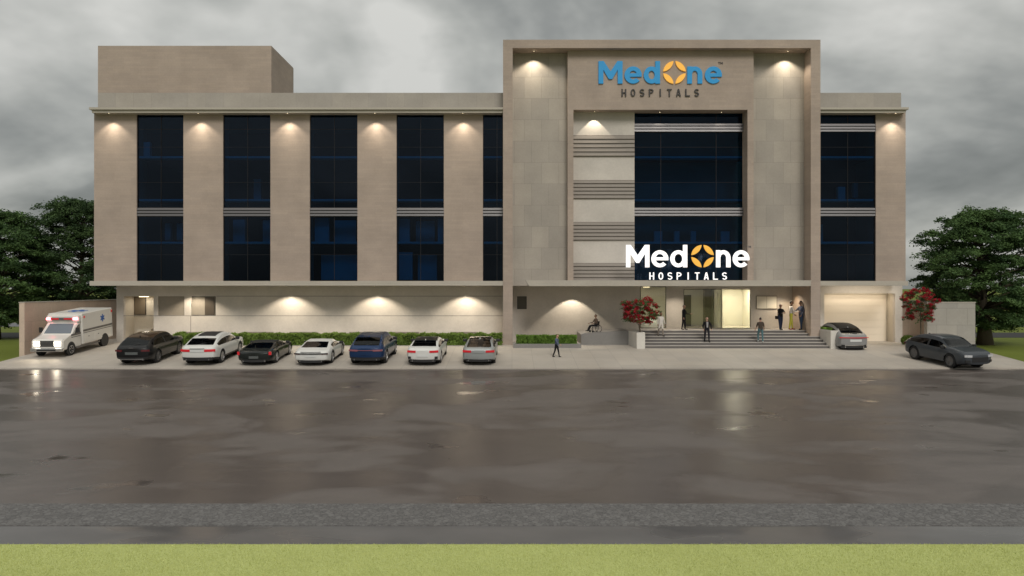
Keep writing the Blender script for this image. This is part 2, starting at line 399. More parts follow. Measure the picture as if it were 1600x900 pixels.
furn(wins[3][0], bayx(3, .15), .9, 393, 437, 51.0); furn(wins[3][0], bayx(3, .58), 1.3, 396, 437, 52.0)
furn(wins[5][0], bayx(5, .62), .5, 286, 306, 52); furn(wins[5][0], bayx(5, .95), .3, 278, 302, 52.5); furn(wins[5][0], bayx(5, .3), .6, 345, 375, 53)
# cornices: top and first-floor slab
def cornice(a, b, name='cornice', end=None):
    bm = BM()
    zt, zb = pz(167.5, YC), pz(175.5, YC); zm = (zt+zb)/2
    x0, x1 = a, b
    box(bm, x0, x1, YC, 51.0, zm+.02, zt); box(bm, x0+(.12 if x0 < -20 else 0), x1-(.12 if x1 > 20 else 0), YC+.12, 50.995, zb, zm+.02)
    part(name, bm, M['slab'])
cornice(px(139, YC), px(786, YT)-.003); cornice(px(1282, YT)+.003, px(1420, YC))
for a, b in ((px(140, YC), px(786, YT)-.003), (px(1282, YT)+.003, px(1419, YC))):
    bm = BM(); box(bm, a, b, YC, YG+.3, z447, z440); part('slab_edge', bm, M['slab'])
# parapet
YQ = 50.35
for a, b in ((153, 786), (1282, 1408)):
    bm = BM(); box(bm, px(a, YQ), px(b, YQ) if b > 1300 else px(786, YT)+.1, YQ, YQ+.3, pz(170, YQ), pz(145, YQ))
    box(bm, px(a, YQ)-(0), px(b, YQ) if b > 1300 else px(786, YT)+.1, YQ+.302, 56.9, pz(170, YQ), pz(150, YQ)) if False else None
    part('parapet', bm, M['parapet'])
# roof box with a rounded far corner
YR = 51.0
bm = BM(); x0, x1 = px(153, YR), px(424, YR); zt = pz(71.5, YR)
pl = [(x0, YR), (x1, YR)]
for k in range(9):
    a = R(-0+90*k/8); pl.append((x1-1.6+1.6*math.cos(a), 56.0+1.4*math.sin(a)))
pl.append((x0, 57.4))
lo = [bm.verts.new((x, y, zr-.03)) for x, y in pl]; hi_ = [bm.verts.new((x, y, zt)) for x, y in pl]
bm.faces.new(hi_); bm.faces.new(lo[::-1])
for i in range(len(pl)): j = (i+1) % len(pl); bm.faces.new((lo[i], lo[j], hi_[j], hi_[i]))
part('rooftop_room', bm, M['brown'])

# ground floor wall of the left wing, with its openings
zb0, ztop = .5, z447-.002
def gw(bm, a, b, y0, y1, Ya=YG, th=.3):
    box(bm, px(a, Ya), px(b, Ya), Ya, Ya+th, pz(y1, Ya) if y1 < 900 else zb0, pz(y0, Ya) if y0 > 0 else ztop)
bm = BM()
gw(bm, 182, 193, 0, 901); gw(bm, 193, 240, 0, 463); gw(bm, 240, 786.5, 0, 463)
gw(bm, 240, 247, 463, 901); gw(bm, 247, 288, 493, 901); gw(bm, 288, 299, 463, 901); gw(bm, 299, 337, 493, 901); gw(bm, 337, 786.5, 463, 901)
part('ground_floor_wall', bm, M['plaster'])
bm = BM()   # fine shadow joints standing 2 mm proud
for (a, b, y) in ((338, 786, 462.7), (193, 786, 493.4)): gw(bm, a, b, y-.35, y+.35, YG-.003, .006)
gw(bm, 297.6, 298.4, 494, 541, YG-.003, .006)
part('wall_joint', bm, M['riser'])
bm = BM(); gw(bm, 193, 241, 455, 901, YG+1.5, .2); box(bm, px(193, YG)-.2, px(193, YG), YG+.3, YG+1.5, zb0, ztop); box(bm, px(240, YG), px(240, YG)+.2, YG+.302, YG+1.5, zb0, ztop)
box(bm, px(193, YG), px(240, YG), YG+.3, YG+1.49, pz(463, YG), ztop); part('recess_wall', bm, M['plasterlit'])
bm = BM(); gw(bm, 214, 236, 514, 901, YG+.9, .5); part('recess_plinth', bm, M['plasterlit'])
def simple_window(a, b, y0, y1, Y, mf, mp, nm='window', parent=bld, split=None):
    bm = BM(); t = .035; x0, x1, z0, z1 = px(a, Y), px(b, Y), pz(y1, Y), pz(y0, Y)
    box(bm, x0, x1, Y, Y+.05, z0, z0+t); box(bm, x0, x1, Y, Y+.05, z1-t, z1); box(bm, x0, x0+t, Y, Y+.05, z0+t, z1-t); box(bm, x1-t, x1, Y, Y+.05, z0+t, z1-t)
    if split: q = px(split, Y); box(bm, q-t/2, q+t/2, Y, Y+.05, z0+t, z1-t)
    o = part(nm, bm, mf); b2 = BM(); box(b2, x0+t, x1-t, Y+.02, Y+.04, z0+t, z1-t); link('pane', b2, mp, o); return o
simple_window(209, 228, 464, 492, YG+1.44, M['frame'], mat('brown_blind', (.16, .125, .085), .5))
simple_window(247.1, 287.9, 463.1, 492.9, YG+.08, M['beige'], M['beige'])
simple_window(299.1, 336.9, 463.1, 492.9, YG+.08, M['frame'], M['beige'])
bm = BM(); gw(bm, 320, 335, 464.5, 492, YG+.06, .03); part('open_sash', bm, mat('dark_sash', (.075, .06, .045), .4))
bm = BM(); box(bm, px(240, YG)+.2, px(340, YG), YG+.31, YG+.35, zb0, ztop); part('wall_backing', bm, M['beige'])
for a, b in ((278, 320), (385, 427), (453, 494.5), (546, 590), (611, 654.5), (705, 746.5)):
    bm = BM(); gw(bm, a, b, 519.2, 524.5, YG-.05, .05); o = part('wall_vent', bm, M['beige'])
    b2 = BM(); gw(b2, a-.4, b+.4, 518.6, 519.6, YG-.09, .085); link('vent_cap', b2, M['louver'], o)
# side return of the left wing, ground floor
bm = BM(); box(bm, px(182, YG), px(182, YG)+.3, YG+.302, 57, zb0, ztop); part('side_wall', bm, M['plaster'])
bm = BM(); box(bm, px(1410, YG)-.3, px(1410, YG), YG+.302, 57, zb0, ztop); part('side_wall', bm, M['plaster'])

# right wing ground floor : open garage bay
bm = BM(); gw(bm, 1398.5, 1410, 0, 901); gw(bm, 1282, 1398.5, 0, 458.5); gw(bm, 1282, 1288, 458.5, 901)
part('ground_floor_wall', bm, M['plaster'])
gx0, gx1 = px(1288, YG), px(1398.5, YG)
bm = BM(); box(bm, gx0-.2, gx0, YG+.301, YG+1.05, .6, ztop-.01); box(bm, gx1, gx1+.12, YG+.301, YG+1.05, .6, ztop-.01)
box(bm, gx0-.2, gx1+.12, YG+1.05, YG+1.25, .6, ztop-.01); box(bm, gx0, gx1, YG+.301, YG+1.04, ztop-.3, ztop-.02)
part('garage_wall', bm, M['plasterlit'])
gd = BM(); x_ = gx0+.5
k = 0; zq = .73
while zq < pz(461, YG+1.0): box(gd, gx0+.15, gx1-.15, YG+.97+(k % 2)*.004, YG+1.03, zq, min(zq+.48, pz(461, YG+1.0))); zq += .49; k += 1
part('garage_door', gd, mat('cream_shutter', (.72, .645, .54), .6))

# tower
xl0, xl1, xr0, xr1 = px(786, YT), px(801, YT), px(1267, YT), px(1282, YT)
zT, zT2 = pz(62, YT), pz(75, YT)
bm = BM(); box(bm, xl0, xl1, YT, YE+.3, .5, zT2); box(bm, xr0, xr1, YT, YE+.3, .5, zT2); box(bm, xl0, xr1, YT, YE+.3, zT2, zT)
part('tower_frame', bm, M['brown'])
bm = BM(); box(bm, xl0+.02, xr1-.02, YE+.3, 57, z440, zT-.05); part('tower_core', bm, M['brown'])
YTi = 50.45
bm = BM(); box(bm, xl1, px(889, YTi), YTi, YTi+.3, z440, zT2); part('stone_wall', bm, M['tile'])
bm = BM(); box(bm, px(1176, YTi), xr0, YTi, YTi+.3, z440, zT2); part('stone_wall', bm, M['tile'])
YPo = 49.85
X0, X1 = px(887, YPo), px(1177.5, YPo); xi0, xi1 = px(896, YPo), px(1168, YPo)
bm = BM(); zp = pz(171.5, YPo)
box(bm, X0, X1, YPo, 50.9, zp, zT2-.001); box(bm, X0, xi0, YPo, 50.9, z440, zp); box(bm, xi1, X1, YPo, 50.9, z440, zp)
part('portal', bm, M['brown'])
xg = px(991, 50.7)
YS = 50.6
bm = BM(); box(bm, xi0, xg, YS, YS+.25, z440, zp); part('plaster_wall', bm, M['plaster'])
for (a, b, n) in ((211.5, 244.5, 5), (281.5, 310.5, 5), (347, 375.5, 5), (411, 440, 5)):
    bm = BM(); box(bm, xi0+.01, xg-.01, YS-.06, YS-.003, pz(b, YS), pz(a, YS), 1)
    hh = (b-a)/n
    for k in range(n):
        zt, zb = pz(a+hh*k+.6, YS-.1), pz(a+hh*(k+.82), YS-.1)
        prism_x(bm, [(YS-.12, zb), (YS-.09, zt), (YS-.062, zt), (YS-.062, zb)], xi0+.012, xg-.012)
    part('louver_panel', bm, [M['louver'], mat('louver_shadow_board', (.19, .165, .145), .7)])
w_, x0, x1 = window_bay(991, 1167.5, 172, 440, 50.9, [(193, 207), (324.5, 338.5)], [1034, 1121], (230, 285, 398), rails, Yr=50.55, lv=.22)
wins.append((w_, x0, x1))
for t, wd in ((.25, .55), (.42, .35), (.57, .35), (.86, .6)): furn(w_, bayx(6, t), wd, 358, 377, 52)
furn(w_, bayx(6, .5), .9, 290, 308, 53.5)
bm = BM(); box(bm, x1, xi1-.0, 50.86, 50.92, z440, zp) if x1 < xi1-.01 else box(bm, xi1-.03, xi1-.001, 50.8, 50.85, z440, zp); part('jamb_trim', bm, M['brown'])

# canopy
YK = 48.4
zc0, zc1 = pz(447, YK), pz(438, YK)
bm = BM(); a, b = px(822, YK), px(1268, YK)
prism(bm, [(a, zc1), (b, zc1), (b-.05, zc1-.12), (b-.2, zc0), (a+.2, zc0), (a+.05, zc1-.12)][::-1], YK, YT-.003)
box(bm, a+.21, xr0-.003, YT-.003, 50.75, zc0+.003, z440-.003); part('canopy', bm, M['slab'])
bm = BM(); box(bm, xl1+.001, a+.205, YTi, YTi+.3, zc0+.02, z440-.001); part('stone_wall', bm, M['tile'])
bm = BM(); box(bm, xl1+.003, xr0-.003, 50.752, YE, zc0+.02, zc0+.2); part('soffit', bm, M['slab'])
# entrance wall
def ew(bm, a, b, y0, y1, th=.25, Y=YE): box(bm, px(a, Y), px(b, Y), Y, Y+th, pz(y1, Y) if y1 < 900 else .5, pz(y0, Y) if y0 > 0 else zc0+.02)
bm = BM(); ew(bm, 790, 808, 0, 901); ew(bm, 808, 823, 0, 463); ew(bm, 808, 823, 483, 901); ew(bm, 823, 1000, 0, 901)
ew(bm, 1041, 1068, 0, 901); ew(bm, 1173, 1262, 0, 901); ew(bm, 1068, 1173, 0, 451.5); ew(bm, 1068, 1173, 513.5, 901); ew(bm, 1000, 1041, 512.8, 901)
part('entrance_wall', bm, M['plaster'])
simple_window(808, 823, 463, 483, YE+.05, M['frame'], mat('dark_blind', (.07, .06, .045), .4))
simple_window(1068.2, 1172.8, 451.7, 513.3, YE+.05, M['frame'], M['clear'], 'glass_door', split=1127)
simple_window(1000.2, 1040.8, 447.5, 512.6, YE+.05, M['frame'], M['clear'])
# lobby
lx0, lx1 = px(990, YE), px(1185, YE); lz0, lz1 = pz(513.3, YE), zc0-.02
bm = BM(); box(bm, lx0-.2, lx0, YE+.26, 56.4, lz0, lz1); box(bm, lx1, lx1+.2, YE+.26, 56.4, lz0, lz1)
box(bm, lx0, lx1, 56.2, 56.4, lz0, lz1); box(bm, lx0-.2, lx1+.2, YE+.26, 56.4, lz1, lz1+.1); part('lobby_wall', bm, M['lobby'])
bm = BM(); box(bm, lx0-.2, lx1+.2, YE+.26, 56.4, lz0-.2, lz0); part('lobby_floor', bm, mat('polished_floor', (.6, .56, .46), .15))
bm = BM(); box(bm, px(1127, YE)+.05, px(1133, YE)+.15, YE+1.2, 56.2, lz0, lz1-.01); part('lobby_partition', bm, M['lobby'])
bm = BM(); box(bm, px(1110, YE)+.1, px(1120, YE)+.2, YE+2.0, YE+2.4, lz0, lz1-.02); box(bm, px(1082, YE), px(1098, YE), 56.0, 56.19, lz0, lz0+2.3)
part('inner_door', bm, mat('brown_door', (.09, .07, .045), .5))
def area(name, loc, sx, sy, e_, col=(1, .93, .80), rot=(0, 0, 0)):
    l_ = bpy.data.lights.new(name, 'AREA'); l_.shape = 'RECTANGLE'; l_.size = sx; l_.size_y = sy; l_.energy = e_; l_.color = col
    o = bpy.data.objects.new(name, l_); COL.objects.link(o); o.location = loc; o.rotation_euler = rot; return o
def panel_lamp(x, y, z, sx, sy, e_):
    b_ = BM(); box(b_, x-sx/2, x+sx/2, y-sy/2, y+sy/2, z, z+.03); part('ceiling_lamp', b_, M['lens']); area('lamp_light', (x, y, z-.02), sx, sy, e_)
panel_lamp(px(1160, YE), 54.3, lz1-.05, .9, .9, 80); panel_lamp(px(1085, YE), 53.8, lz1-.05, .6, .6, 14); panel_lamp(px(1018, YE), 54.6, lz1-.05, .4, .4, 7)
bm = BM(); box(bm, px(1004, YE), px(1042, YE), 53.3, 53.9, lz0, lz0+.62, bev=.03); part('reception_bench', bm, M['white']); area('bench_fill', (px(1022, YE), 53.0, lz0+.9), 1.2, .1, 6, rot=(R(30), 0, 0))  # bench and fill added for a bright band low behind the glass
area('garage_light', ((gx0+gx1)/2, YG-1.3, z447-.03), 4.2, .3, 60, (1, .87, .68), (R(24), 0, 0))  # added outside fill without a fixture, evens the light on the garage door
area('garage_light', ((gx0+gx1)/2, YG+.34, ztop-.42), 4.2, .1, 16, (1, .87, .68), (R(20), 0, 0))
panel_lamp(px(215, YG), YG+.9, pz(463, YG)-.05, .5, .4, 8)
# notice board
nb = empty('notice_board', (px(1197.5, YE), YE, pz(482, YE)), 'cream two leaf notice board fixed on the wall right of the glass doors', 'notice board')
bm = BM(); hw = 15.5/1184*YE; hz = 19/1184*YE; box(bm, -hw-.04, hw+.04, -.06, -.001, -.04, hz+.04); link('frame', bm, mat('board_frame', (.2, .17, .13), .5), nb)
for s in (-1, 1):
    bm = BM(); box(bm, min(s*.01, s*hw), max(s*.01, s*hw), -.075, -.0605, 0, hz); link('panel', bm, M['lobby'], nb)

# downlights
def downlight(x, y, z, e_, ang=85, blend=.5, aim=None, col=WARM, fixture=True, rad=.03):
    if fixture:
        b_ = BM(); lathe(b_, [(.07, .0), (.075, -.03), (.055, -.032)], 12, 'z', (x, y, z)); f_ = part('downlight', b_, M['alu'])
        b2 = BM(); lathe(b2, [(.03, -.033), (.03, -.036)], 12, 'z', (x, y, z)); link('lens', b2, M['lens'], f_)
    l_ = bpy.data.lights.new('spot', 'SPOT'); l_.energy = e_; l_.spot_size = R(ang); l_.spot_blend = blend; l_.color = col; l_.shadow_soft_size = rad
    o = bpy.data.objects.new('spot', l_); COL.objects.link(o); o.location = (x, y, z-.06)
    if aim: o.rotation_euler = (R(aim), 0, 0)
for xx in (177, 315, 453, 588, 724, 1393):
    downlight(px(xx, YP), YP-.55, pz(175.5, YC)-.005, 125, 104, .5); downlight(px(xx, YP), YP-.32, pz(175.5, YC)-.005, 130, 56, 1.0, fixture=False)
for xx in (834, 1226): downlight(px(xx, YTi), YTi-.6, zT2-.004, 200, 116, .5); downlight(px(xx, YTi), YTi-.35, zT2-.004, 150, 56, 1.0, fixture=False)
for xx in (308, 455, 590, 728): downlight(px(xx, YG), YG-1.15, z447-.004, 290, 124, .4); downlight(px(xx, YG), YG-.3, z447-.004, 60, 60, 1.0, fixture=False)
downlight(px(893, YE), YE-1.0, zc0, 260, 100, .2)
downlight(px(928, YS), YS-.42, zp-.004, 130, 86, .2)
for xx in (1030, 1126): downlight(px(xx, YS), YS-.2, zp-.004, 26, 70, .4)
for xx in (1054, 1215): downlight(px(xx, YE), YE-1.3, zc0, 190, 130, .9)  # pair added under the canopy only to brighten the entrance wall
downlight(xr0-.6, YE-.9, zc0, 45, 95, .5, col=(1, .68, .36))

# ------------------------------------------------------------------ lettering
def letter(ch, bm, x0, x1, zb, zt, xh, st, Ya, Yb, caps=False):
    w_ = x1-x0; h = zt-zb; rx, e2 = w_/2, .003
    B = lambda a, b, c, d, o=0: box(bm, a, b, Ya+o, Yb, c, d)
    if ch == 'M':
        t = st*1.02; k = st*1.15; mx_ = (x0+x1)/2; v = zb+h*.2
        prism(bm, [(x0, zb), (x0+t, zb), (x0+t, zt-h*.38), (mx_-k*.32, v), (mx_+k*.32, v), (x1-t, zt-h*.38), (x1-t, zb), (x1, zb), (x1, zt), (x1-k*.95, zt), (mx_, v+h*.34), (x0+k*.95, zt), (x0, zt)], Ya, Yb)
    elif ch == 'e':
        hh = (xh)/2; c = (x0+rx, zb+hh)
        arcstrip(bm, c, (rx, hh), (rx-st, hh-st*.88), 0, 318, Ya, Yb, 22); B(x0+st*.7, x1-.004, c[1]-st*.36, c[1]+st*.36, e2)
    elif ch == 'd':
        hh = xh/2; arcstrip(bm, (x0+rx*.96, zb+hh), (rx*.96, hh), (rx*.96-st, hh-st*.88), 0, 360, Ya, Yb, 24); B(x1-st, x1, zb, zt, e2)
    elif ch == 'n':
        B(x0, x0+st, zb, zb+xh, e2); c = (x0+rx, zb+xh*.55); arcstrip(bm, c, (rx, xh*.45), (rx-st, xh*.45-st*.9), 0, 180, Ya, Yb, 14); B(x1-st, x1, zb, zb+xh*.55)
    elif ch == 'H': B(x0, x0+st, zb, zt); B(x1-st, x1, zb, zt); B(x0+st, x1-st, zb+h/2-st*.42, zb+h/2+st*.42, e2)
    elif ch == 'O': arcstrip(bm, (x0+rx, zb+h/2), (rx, h/2), (rx-st, h/2-st*.9), 0, 360, Ya, Yb, 20)
    elif ch == 'S':
        r_ = (h+st*.9)/4
        arcstrip(bm, (x0+rx, zt-r_), (rx, r_), (rx-st, r_-st*.9), 25, 270, Ya, Yb, 12); arcstrip(bm, (x0+rx, zb+r_), (rx, r_), (rx-st, r_-st*.9), 90, -155, Ya+e2, Yb, 12)
    elif ch == 'P':
        B(x0, x0+st, zb, zt, e2); r_ = h*.29; arcstrip(bm, (x0+w_*.45, zt-r_), (w_*.55, r_), (w_*.55-st, r_-st*.9), -90, 90, Ya, Yb, 10)
        B(x0+st, x0+w_*.45, zt-st*.9, zt); B(x0+st, x0+w_*.45, zt-2*r_, zt-2*r_+st*.9)
    elif ch == 'I': B(x0+rx-st/2, x0+rx+st/2, zb, zt)
    elif ch == 'T': B(x0+rx-st/2, x0+rx+st/2, zb, zt-st*.9, e2); B(x0, x1, zt-st*.9, zt)
    elif ch == 'A':
        prism(bm, [(x0, zb), (x0+st, zb), (x0+rx, zt-st*1.2), (x1-st, zb), (x1, zb), (x0+rx+st*.55, zt), (x0+rx-st*.55, zt)], Ya, Yb); B(x0+st*1.1, x1-st*1.1, zb+h*.2, zb+h*.2+st*.8, e2)
    elif ch == 'L': B(x0, x0+st, zb, zt, e2); B(x0+st, x1, zb, zb+st*.9)
def sign(label, Y, spans, yt, yb, xhy, st, em, hx, hyt, hyb, hst, m1, m2, m3, depth, tm=None):
    o = empty('hospital_sign', (px(em[0], Y), Y, pz(yb, Y)), label, 'sign'); inv = Matrix.Translation(-Vector(o.location))
    S = Y/F
    def add(nm, bm, m_): q = link(nm, bm, m_, o); q.matrix_parent_inverse = inv
    for ch, a, b in spans:
        bm = BM(); letter(ch, bm, px(a, Y), px(b, Y), pz(yb, Y), pz(yt, Y), (yb-xhy)*S, st*S, Y-depth, Y-.001); add('letter', bm, m1)
    c = (px(em[0], Y), pz((yt+yb)/2, Y)); Rr = em[1]*S
    for q in range(4):
        a0, a1 = R(q*90+5), R(q*90+85); p0 = (math.cos(a0)*Rr, math.sin(a0)*Rr); p1 = (math.cos(a1)*Rr, math.sin(a1)*Rr)
        outr = [(math.cos(a0+(a1-a0)*t/10)*Rr, math.sin(a0+(a1-a0)*t/10)*Rr) for t in range(11)]
        mid = ((p0[0]+p1[0])/2, (p0[1]+p1[1])/2); L2 = mid[0]**2+mid[1]**2
        inn = []
        for (x, z) in outr[1:-1]:
            d = (x*mid[0]+z*mid[1])/L2-1; inn.append((x-2*d*mid[0], z-2*d*mid[1]))
        bm = BM(); prism(bm, [(c[0]+x, c[1]+z) for x, z in outr+inn[::-1]], Y-depth, Y-.001); add('emblem_petal', bm, m2)
    word = 'HOSPITALS'; n = len(word); tot = hx[1]-hx[0]; lw = tot/(n+(n-1)*.92); 
    for i, ch in enumerate(word):
        a = hx[0]+i*lw*1.92; bm = BM(); letter(ch, bm, px(a, Y), px(a+lw, Y), pz(hyb, Y), pz(hyt, Y), 0, hst*S, Y-depth*.8, Y-.001); add('letter', bm, m3)
    if tm:
        for ch, a, b in (('T', tm[0], tm[0]+3), ('M', tm[0]+3.5, tm[0]+7.3)):
            bm = BM(); letter(ch, bm, px(a, Y), px(b, Y), pz(tm[1]+3.6, Y), pz(tm[1], Y), 0, .8*S, Y-.03, Y-.001); add('letter', bm, m3 if tm[1] < 200 else M['alu'])
    return o
gold = mat('gold_enamel_glow', (.85, .43, .06), .4, emit=(1, .5, .07), es=.22)  # faint self-glow put into the gold emblem and the blue letters
bluel = mat('blue_enamel_glow', (.010, .25, .55), .4, emit=(.01, .3, .65), es=.08)
sign('blue and gold hospital name high on the tower panel', YPo, [('M', 935, 972.5), ('e', 975.5, 1002.5), ('d', 1005.5, 1031), ('n', 1073.5, 1097), ('e', 1101, 1127.5)],
     96, 131, 104.3, 7.4, (1053.5, 17.6), (971, 1092), 139.3, 151, 2.0, bluel, gold, mat('charcoal_letters', (.035, .03, .03), .5), .09, (1122, 97))
whl = mat('backlit_white_letters', (.8, .8, .8), .4, emit=(1, 1, 1), es=.55); gold2 = mat('backlit_gold', (.9, .5, .08), .4, emit=(1, .50, .08), es=.2)
sign('glowing white and gold hospital name standing on the entrance canopy', 48.6, [('M', 978, 1014.5), ('e', 1017.5, 1044), ('d', 1047, 1073.5), ('n', 1118.5, 1141), ('e', 1144.5, 1170.5)],
     382.7, 417.7, 391, 6.6, (1097.3, 17.5), (1014.5, 1135.5), 425.6, 437, 1.75, whl, gold2, whl, .09, (1166, 384))

# ------------------------------------------------------------------ steps, planters, ramp
YB0, YB1 = 47.8, 50.6; sx0, sx1 = px(1008, YB0)+.004, px(1298, YB0)-.004; zL = 1.62
st_ = empty('entrance_steps', ((sx0+sx1)/2, YB0, gp(YB0)), 'flight of six grey stone steps climbing to the glass entrance', 'steps')
inv = Matrix.Translation(-Vector(st_.location)); ns = 6; z0 = gp(YB0)-.1; rz = (zL-gp(YB0))/ns; rn = (YB1-YB0)/ns
bm = BM(); b2 = BM()
for k in range(ns):
    ya = YB0+rn*k; zt = gp(YB0)+rz*(k+1)
    yb = YB0+rn*(k+1) if k < ns-1 else YE
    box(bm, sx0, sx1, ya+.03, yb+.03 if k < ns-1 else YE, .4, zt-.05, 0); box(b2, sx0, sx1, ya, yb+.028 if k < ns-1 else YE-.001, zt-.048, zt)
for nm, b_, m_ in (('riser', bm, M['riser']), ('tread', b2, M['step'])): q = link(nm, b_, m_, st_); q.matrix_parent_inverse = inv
bm = BM(); box(bm, px(982, 49.3), sx0-.001, 49.5, YE-.001, .5, zL-.003); box(bm, sx1+.001, xr0, 50.7, YE-.001, .5, zL-.003)
tag(link('entrance_landing', bm, M['step']), kind='structure')
# ramp
bm = BM(); ra, rb_ = px(908, 49.35), px(983, 49.35)
prism(bm, [(ra, .5), (rb_, .5), (rb_, zL), (rb_-.3, zL), (ra+.25, 1.47), (ra, 1.40)], 49.35, YE-.002)
tag(link('access_ramp', bm, M['ramp']), 'grey stone wheelchair ramp rising to the entrance landing', 'ramp')
# leaves
def leaves(rnd, n, fn, size, flat=.6, mi=0):
    vs, fs = [], []
    for _ in range(n):
        c = fn(); s = size*(.6+.8*rnd.random()); d = Vector((rnd.gauss(0, 1), rnd.gauss(0, 1), rnd.gauss(0, 1)*flat)).normalized()
        e = d.cross(Vector((rnd.gauss(0, 1), rnd.gauss(0, 1), rnd.gauss(0, 1)))).normalized()
        c = Vector(c); k = len(vs); vs += [c-d*s, c+e*s*.42, c+d*s, c-e*s*.42]; fs.append((k, k+1, k+2, k+3))
    return vs, fs
def bush_box(name, x0, x1, y0, y1, z0, z1, n, m_, label, cat, size=.06, group=None, seed=1, jag=.1):
    rnd = random.Random(seed); loc = Vector(((x0+x1)/2, (y0+y1)/2, z0)); o = empty(name, loc, label, cat, group)
    def fn():
        x = rnd.uniform(x0, x1); zt = z1+jag*noise.noise(Vector((x*2.2, 0, seed)))+.4*jag*noise.noise(Vector((x*9, 1, seed)))
        r_ = rnd.random()
        if r_ < .45: y = y0+abs(rnd.gauss(0, .05))+.05*noise.noise(Vector((x*3, 5, seed))); z = rnd.uniform(z0, zt)
        elif r_ < .85: y = rnd.uniform(y0, y1); z = zt-abs(rnd.gauss(0, .05))
        else: y = rnd.uniform(y0, y1); z = rnd.uniform(z0, zt)
        return Vector((x, y, z))-loc
    vs, fs = leaves(rnd, n, fn, size, 1.3)
    raw('foliage', vs, fs, m_, o)
    bm = BM(); box(bm, x0-loc.x+.06, x1-loc.x-.06, y0-loc.y+.12, y1-loc.y-.1, .0, z1-z0-.14); link('twigs', bm, M['leafdark'], o); return o
bush_box('hedge', px(268, 48.9), px(786, 48.9)-.05, 48.95, 49.9, .70, pz(522, 48.9), 26000, M['hedge'], 'long clipped green hedge behind the row of parked cars', 'hedge', .075, seed=2, jag=.16)
pb = empty('planter', (px(855, 47.9), 47.9, gp(47.9)), 'low grey stone planter at the foot of the tower left column', 'planter'); inv = Matrix.Translation(-Vector(pb.location))
bm = BM(); a, b = px(802, 47.9), px(908, 47.9); zt = pz(537.5, 47.9)
box(bm, a, b, 47.9, 48.1, .4, zt); box(bm, a, b, 48.95, 49.15, .4, zt); box(bm, a, a+.2, 48.1, 48.95, .4, zt); box(bm, b-.2, b, 48.1, 48.95, .4, zt)
q = link('trough', bm, M['ramp'], pb); q.matrix_parent_inverse = inv
bm = BM(); box(bm, a+.2, b-.2, 48.1, 48.95, .45, zt-.08); q = link('soil', bm, M['bark'], pb); q.matrix_parent_inverse = inv
bush_box('box_hedge', a+.2, b-.25, 48.15, 48.9, zt-.1, pz(524.5, 48.15), 9000, M['plantergrass'], 'short bright green hedge growing in the low grey planter', 'hedge', .06, seed=5, jag=.05)
# white planters beside the steps
def planter(x0, x1, Ya, Yb, zt, label):
    o = empty('planter', ((x0+x1)/2, Ya, gp(Ya)), label, 'planter'); inv = Matrix.Translation(-Vector(o.location))
    bm = BM(); t = .1
    for q in ((x0, x1, Ya, Ya+t), (x0, x1, Yb-t, Yb), (x0, x0+t, Ya+t, Yb-t), (x1-t, x1, Ya+t, Yb-t)): box(bm, *q, .4, zt)
    q = link('wall', bm, M['white'], o); q.matrix_parent_inverse = inv
    bm = BM(); box(bm, x0+t, x1-t, Ya+t, Yb-t, .5, zt-.06); q = link('soil', bm, M['bark'], o); q.matrix_parent_inverse = inv; return o
zpl = pz(519.5, 47.6)
def poly_planter(pts, zt, label):      # splayed footprint: the left side runs out to meet the ramp
    o = empty('planter', (pts[0][0], pts[0][1], gp(pts[0][1])), label, 'planter'); inv = Matrix.Translation(-Vector(o.location))
    c = Vector((sum(p[0] for p in pts)/len(pts), sum(p[1] for p in pts)/len(pts)))
    inn = [tuple(Vector(p)+(c-Vector(p)).normalized()*.16) for p in pts]
    bm = BM(); n = len(pts); R_ = [[bm.verts.new((x, y, z)) for x, y in q] for q, z in ((pts, .4), (pts, zt), (inn, zt), (inn, .4))]
    for a_, b_ in zip(R_, R_[1:]+R_[:1]):
        for i in range(n): bm.faces.new((a_[i], a_[(i+1) % n], b_[(i+1) % n], b_[i]))
    q = link('wall', bm, M['white'], o); q.matrix_parent_inverse = inv
    bm = BM(); lo = [bm.verts.new((x, y, .45)) for x, y in inn]; hh = [bm.verts.new((x, y, zt-.06)) for x, y in inn]; bm.faces.new(hh); bm.faces.new(lo[::-1])
    for i in range(n): bm.faces.new((lo[i], lo[(i+1) % n], hh[(i+1) % n], hh[i]))
    q = link('soil', bm, M['bark'], o); q.matrix_parent_inverse = inv; return o
poly_planter([(px(995, 47.6), 47.6), (px(1008, 47.6), 47.6), (px(1008, 47.6), 49.33), (px(982, 49.33), 49.33)], zpl, 'white planter left of the steps with a red flowering tree')
px0, px1 = px(1298, 47.6), px(1312, 47.6)
planter(px0, px1, 47.6, 50.7, pz(516.5, 47.6), 'white planter right of the steps with low green plants')
bush_box('ground_plants', px0+.1, px1-.1, 48.4, 50.5, pz(516.5, 47.6)-.08, pz(516.5, 47.6)+.10, 1500, M['plantergrass'], 'low green plants in the white planter right of the steps', 'plant', .06, seed=8, jag=.08)

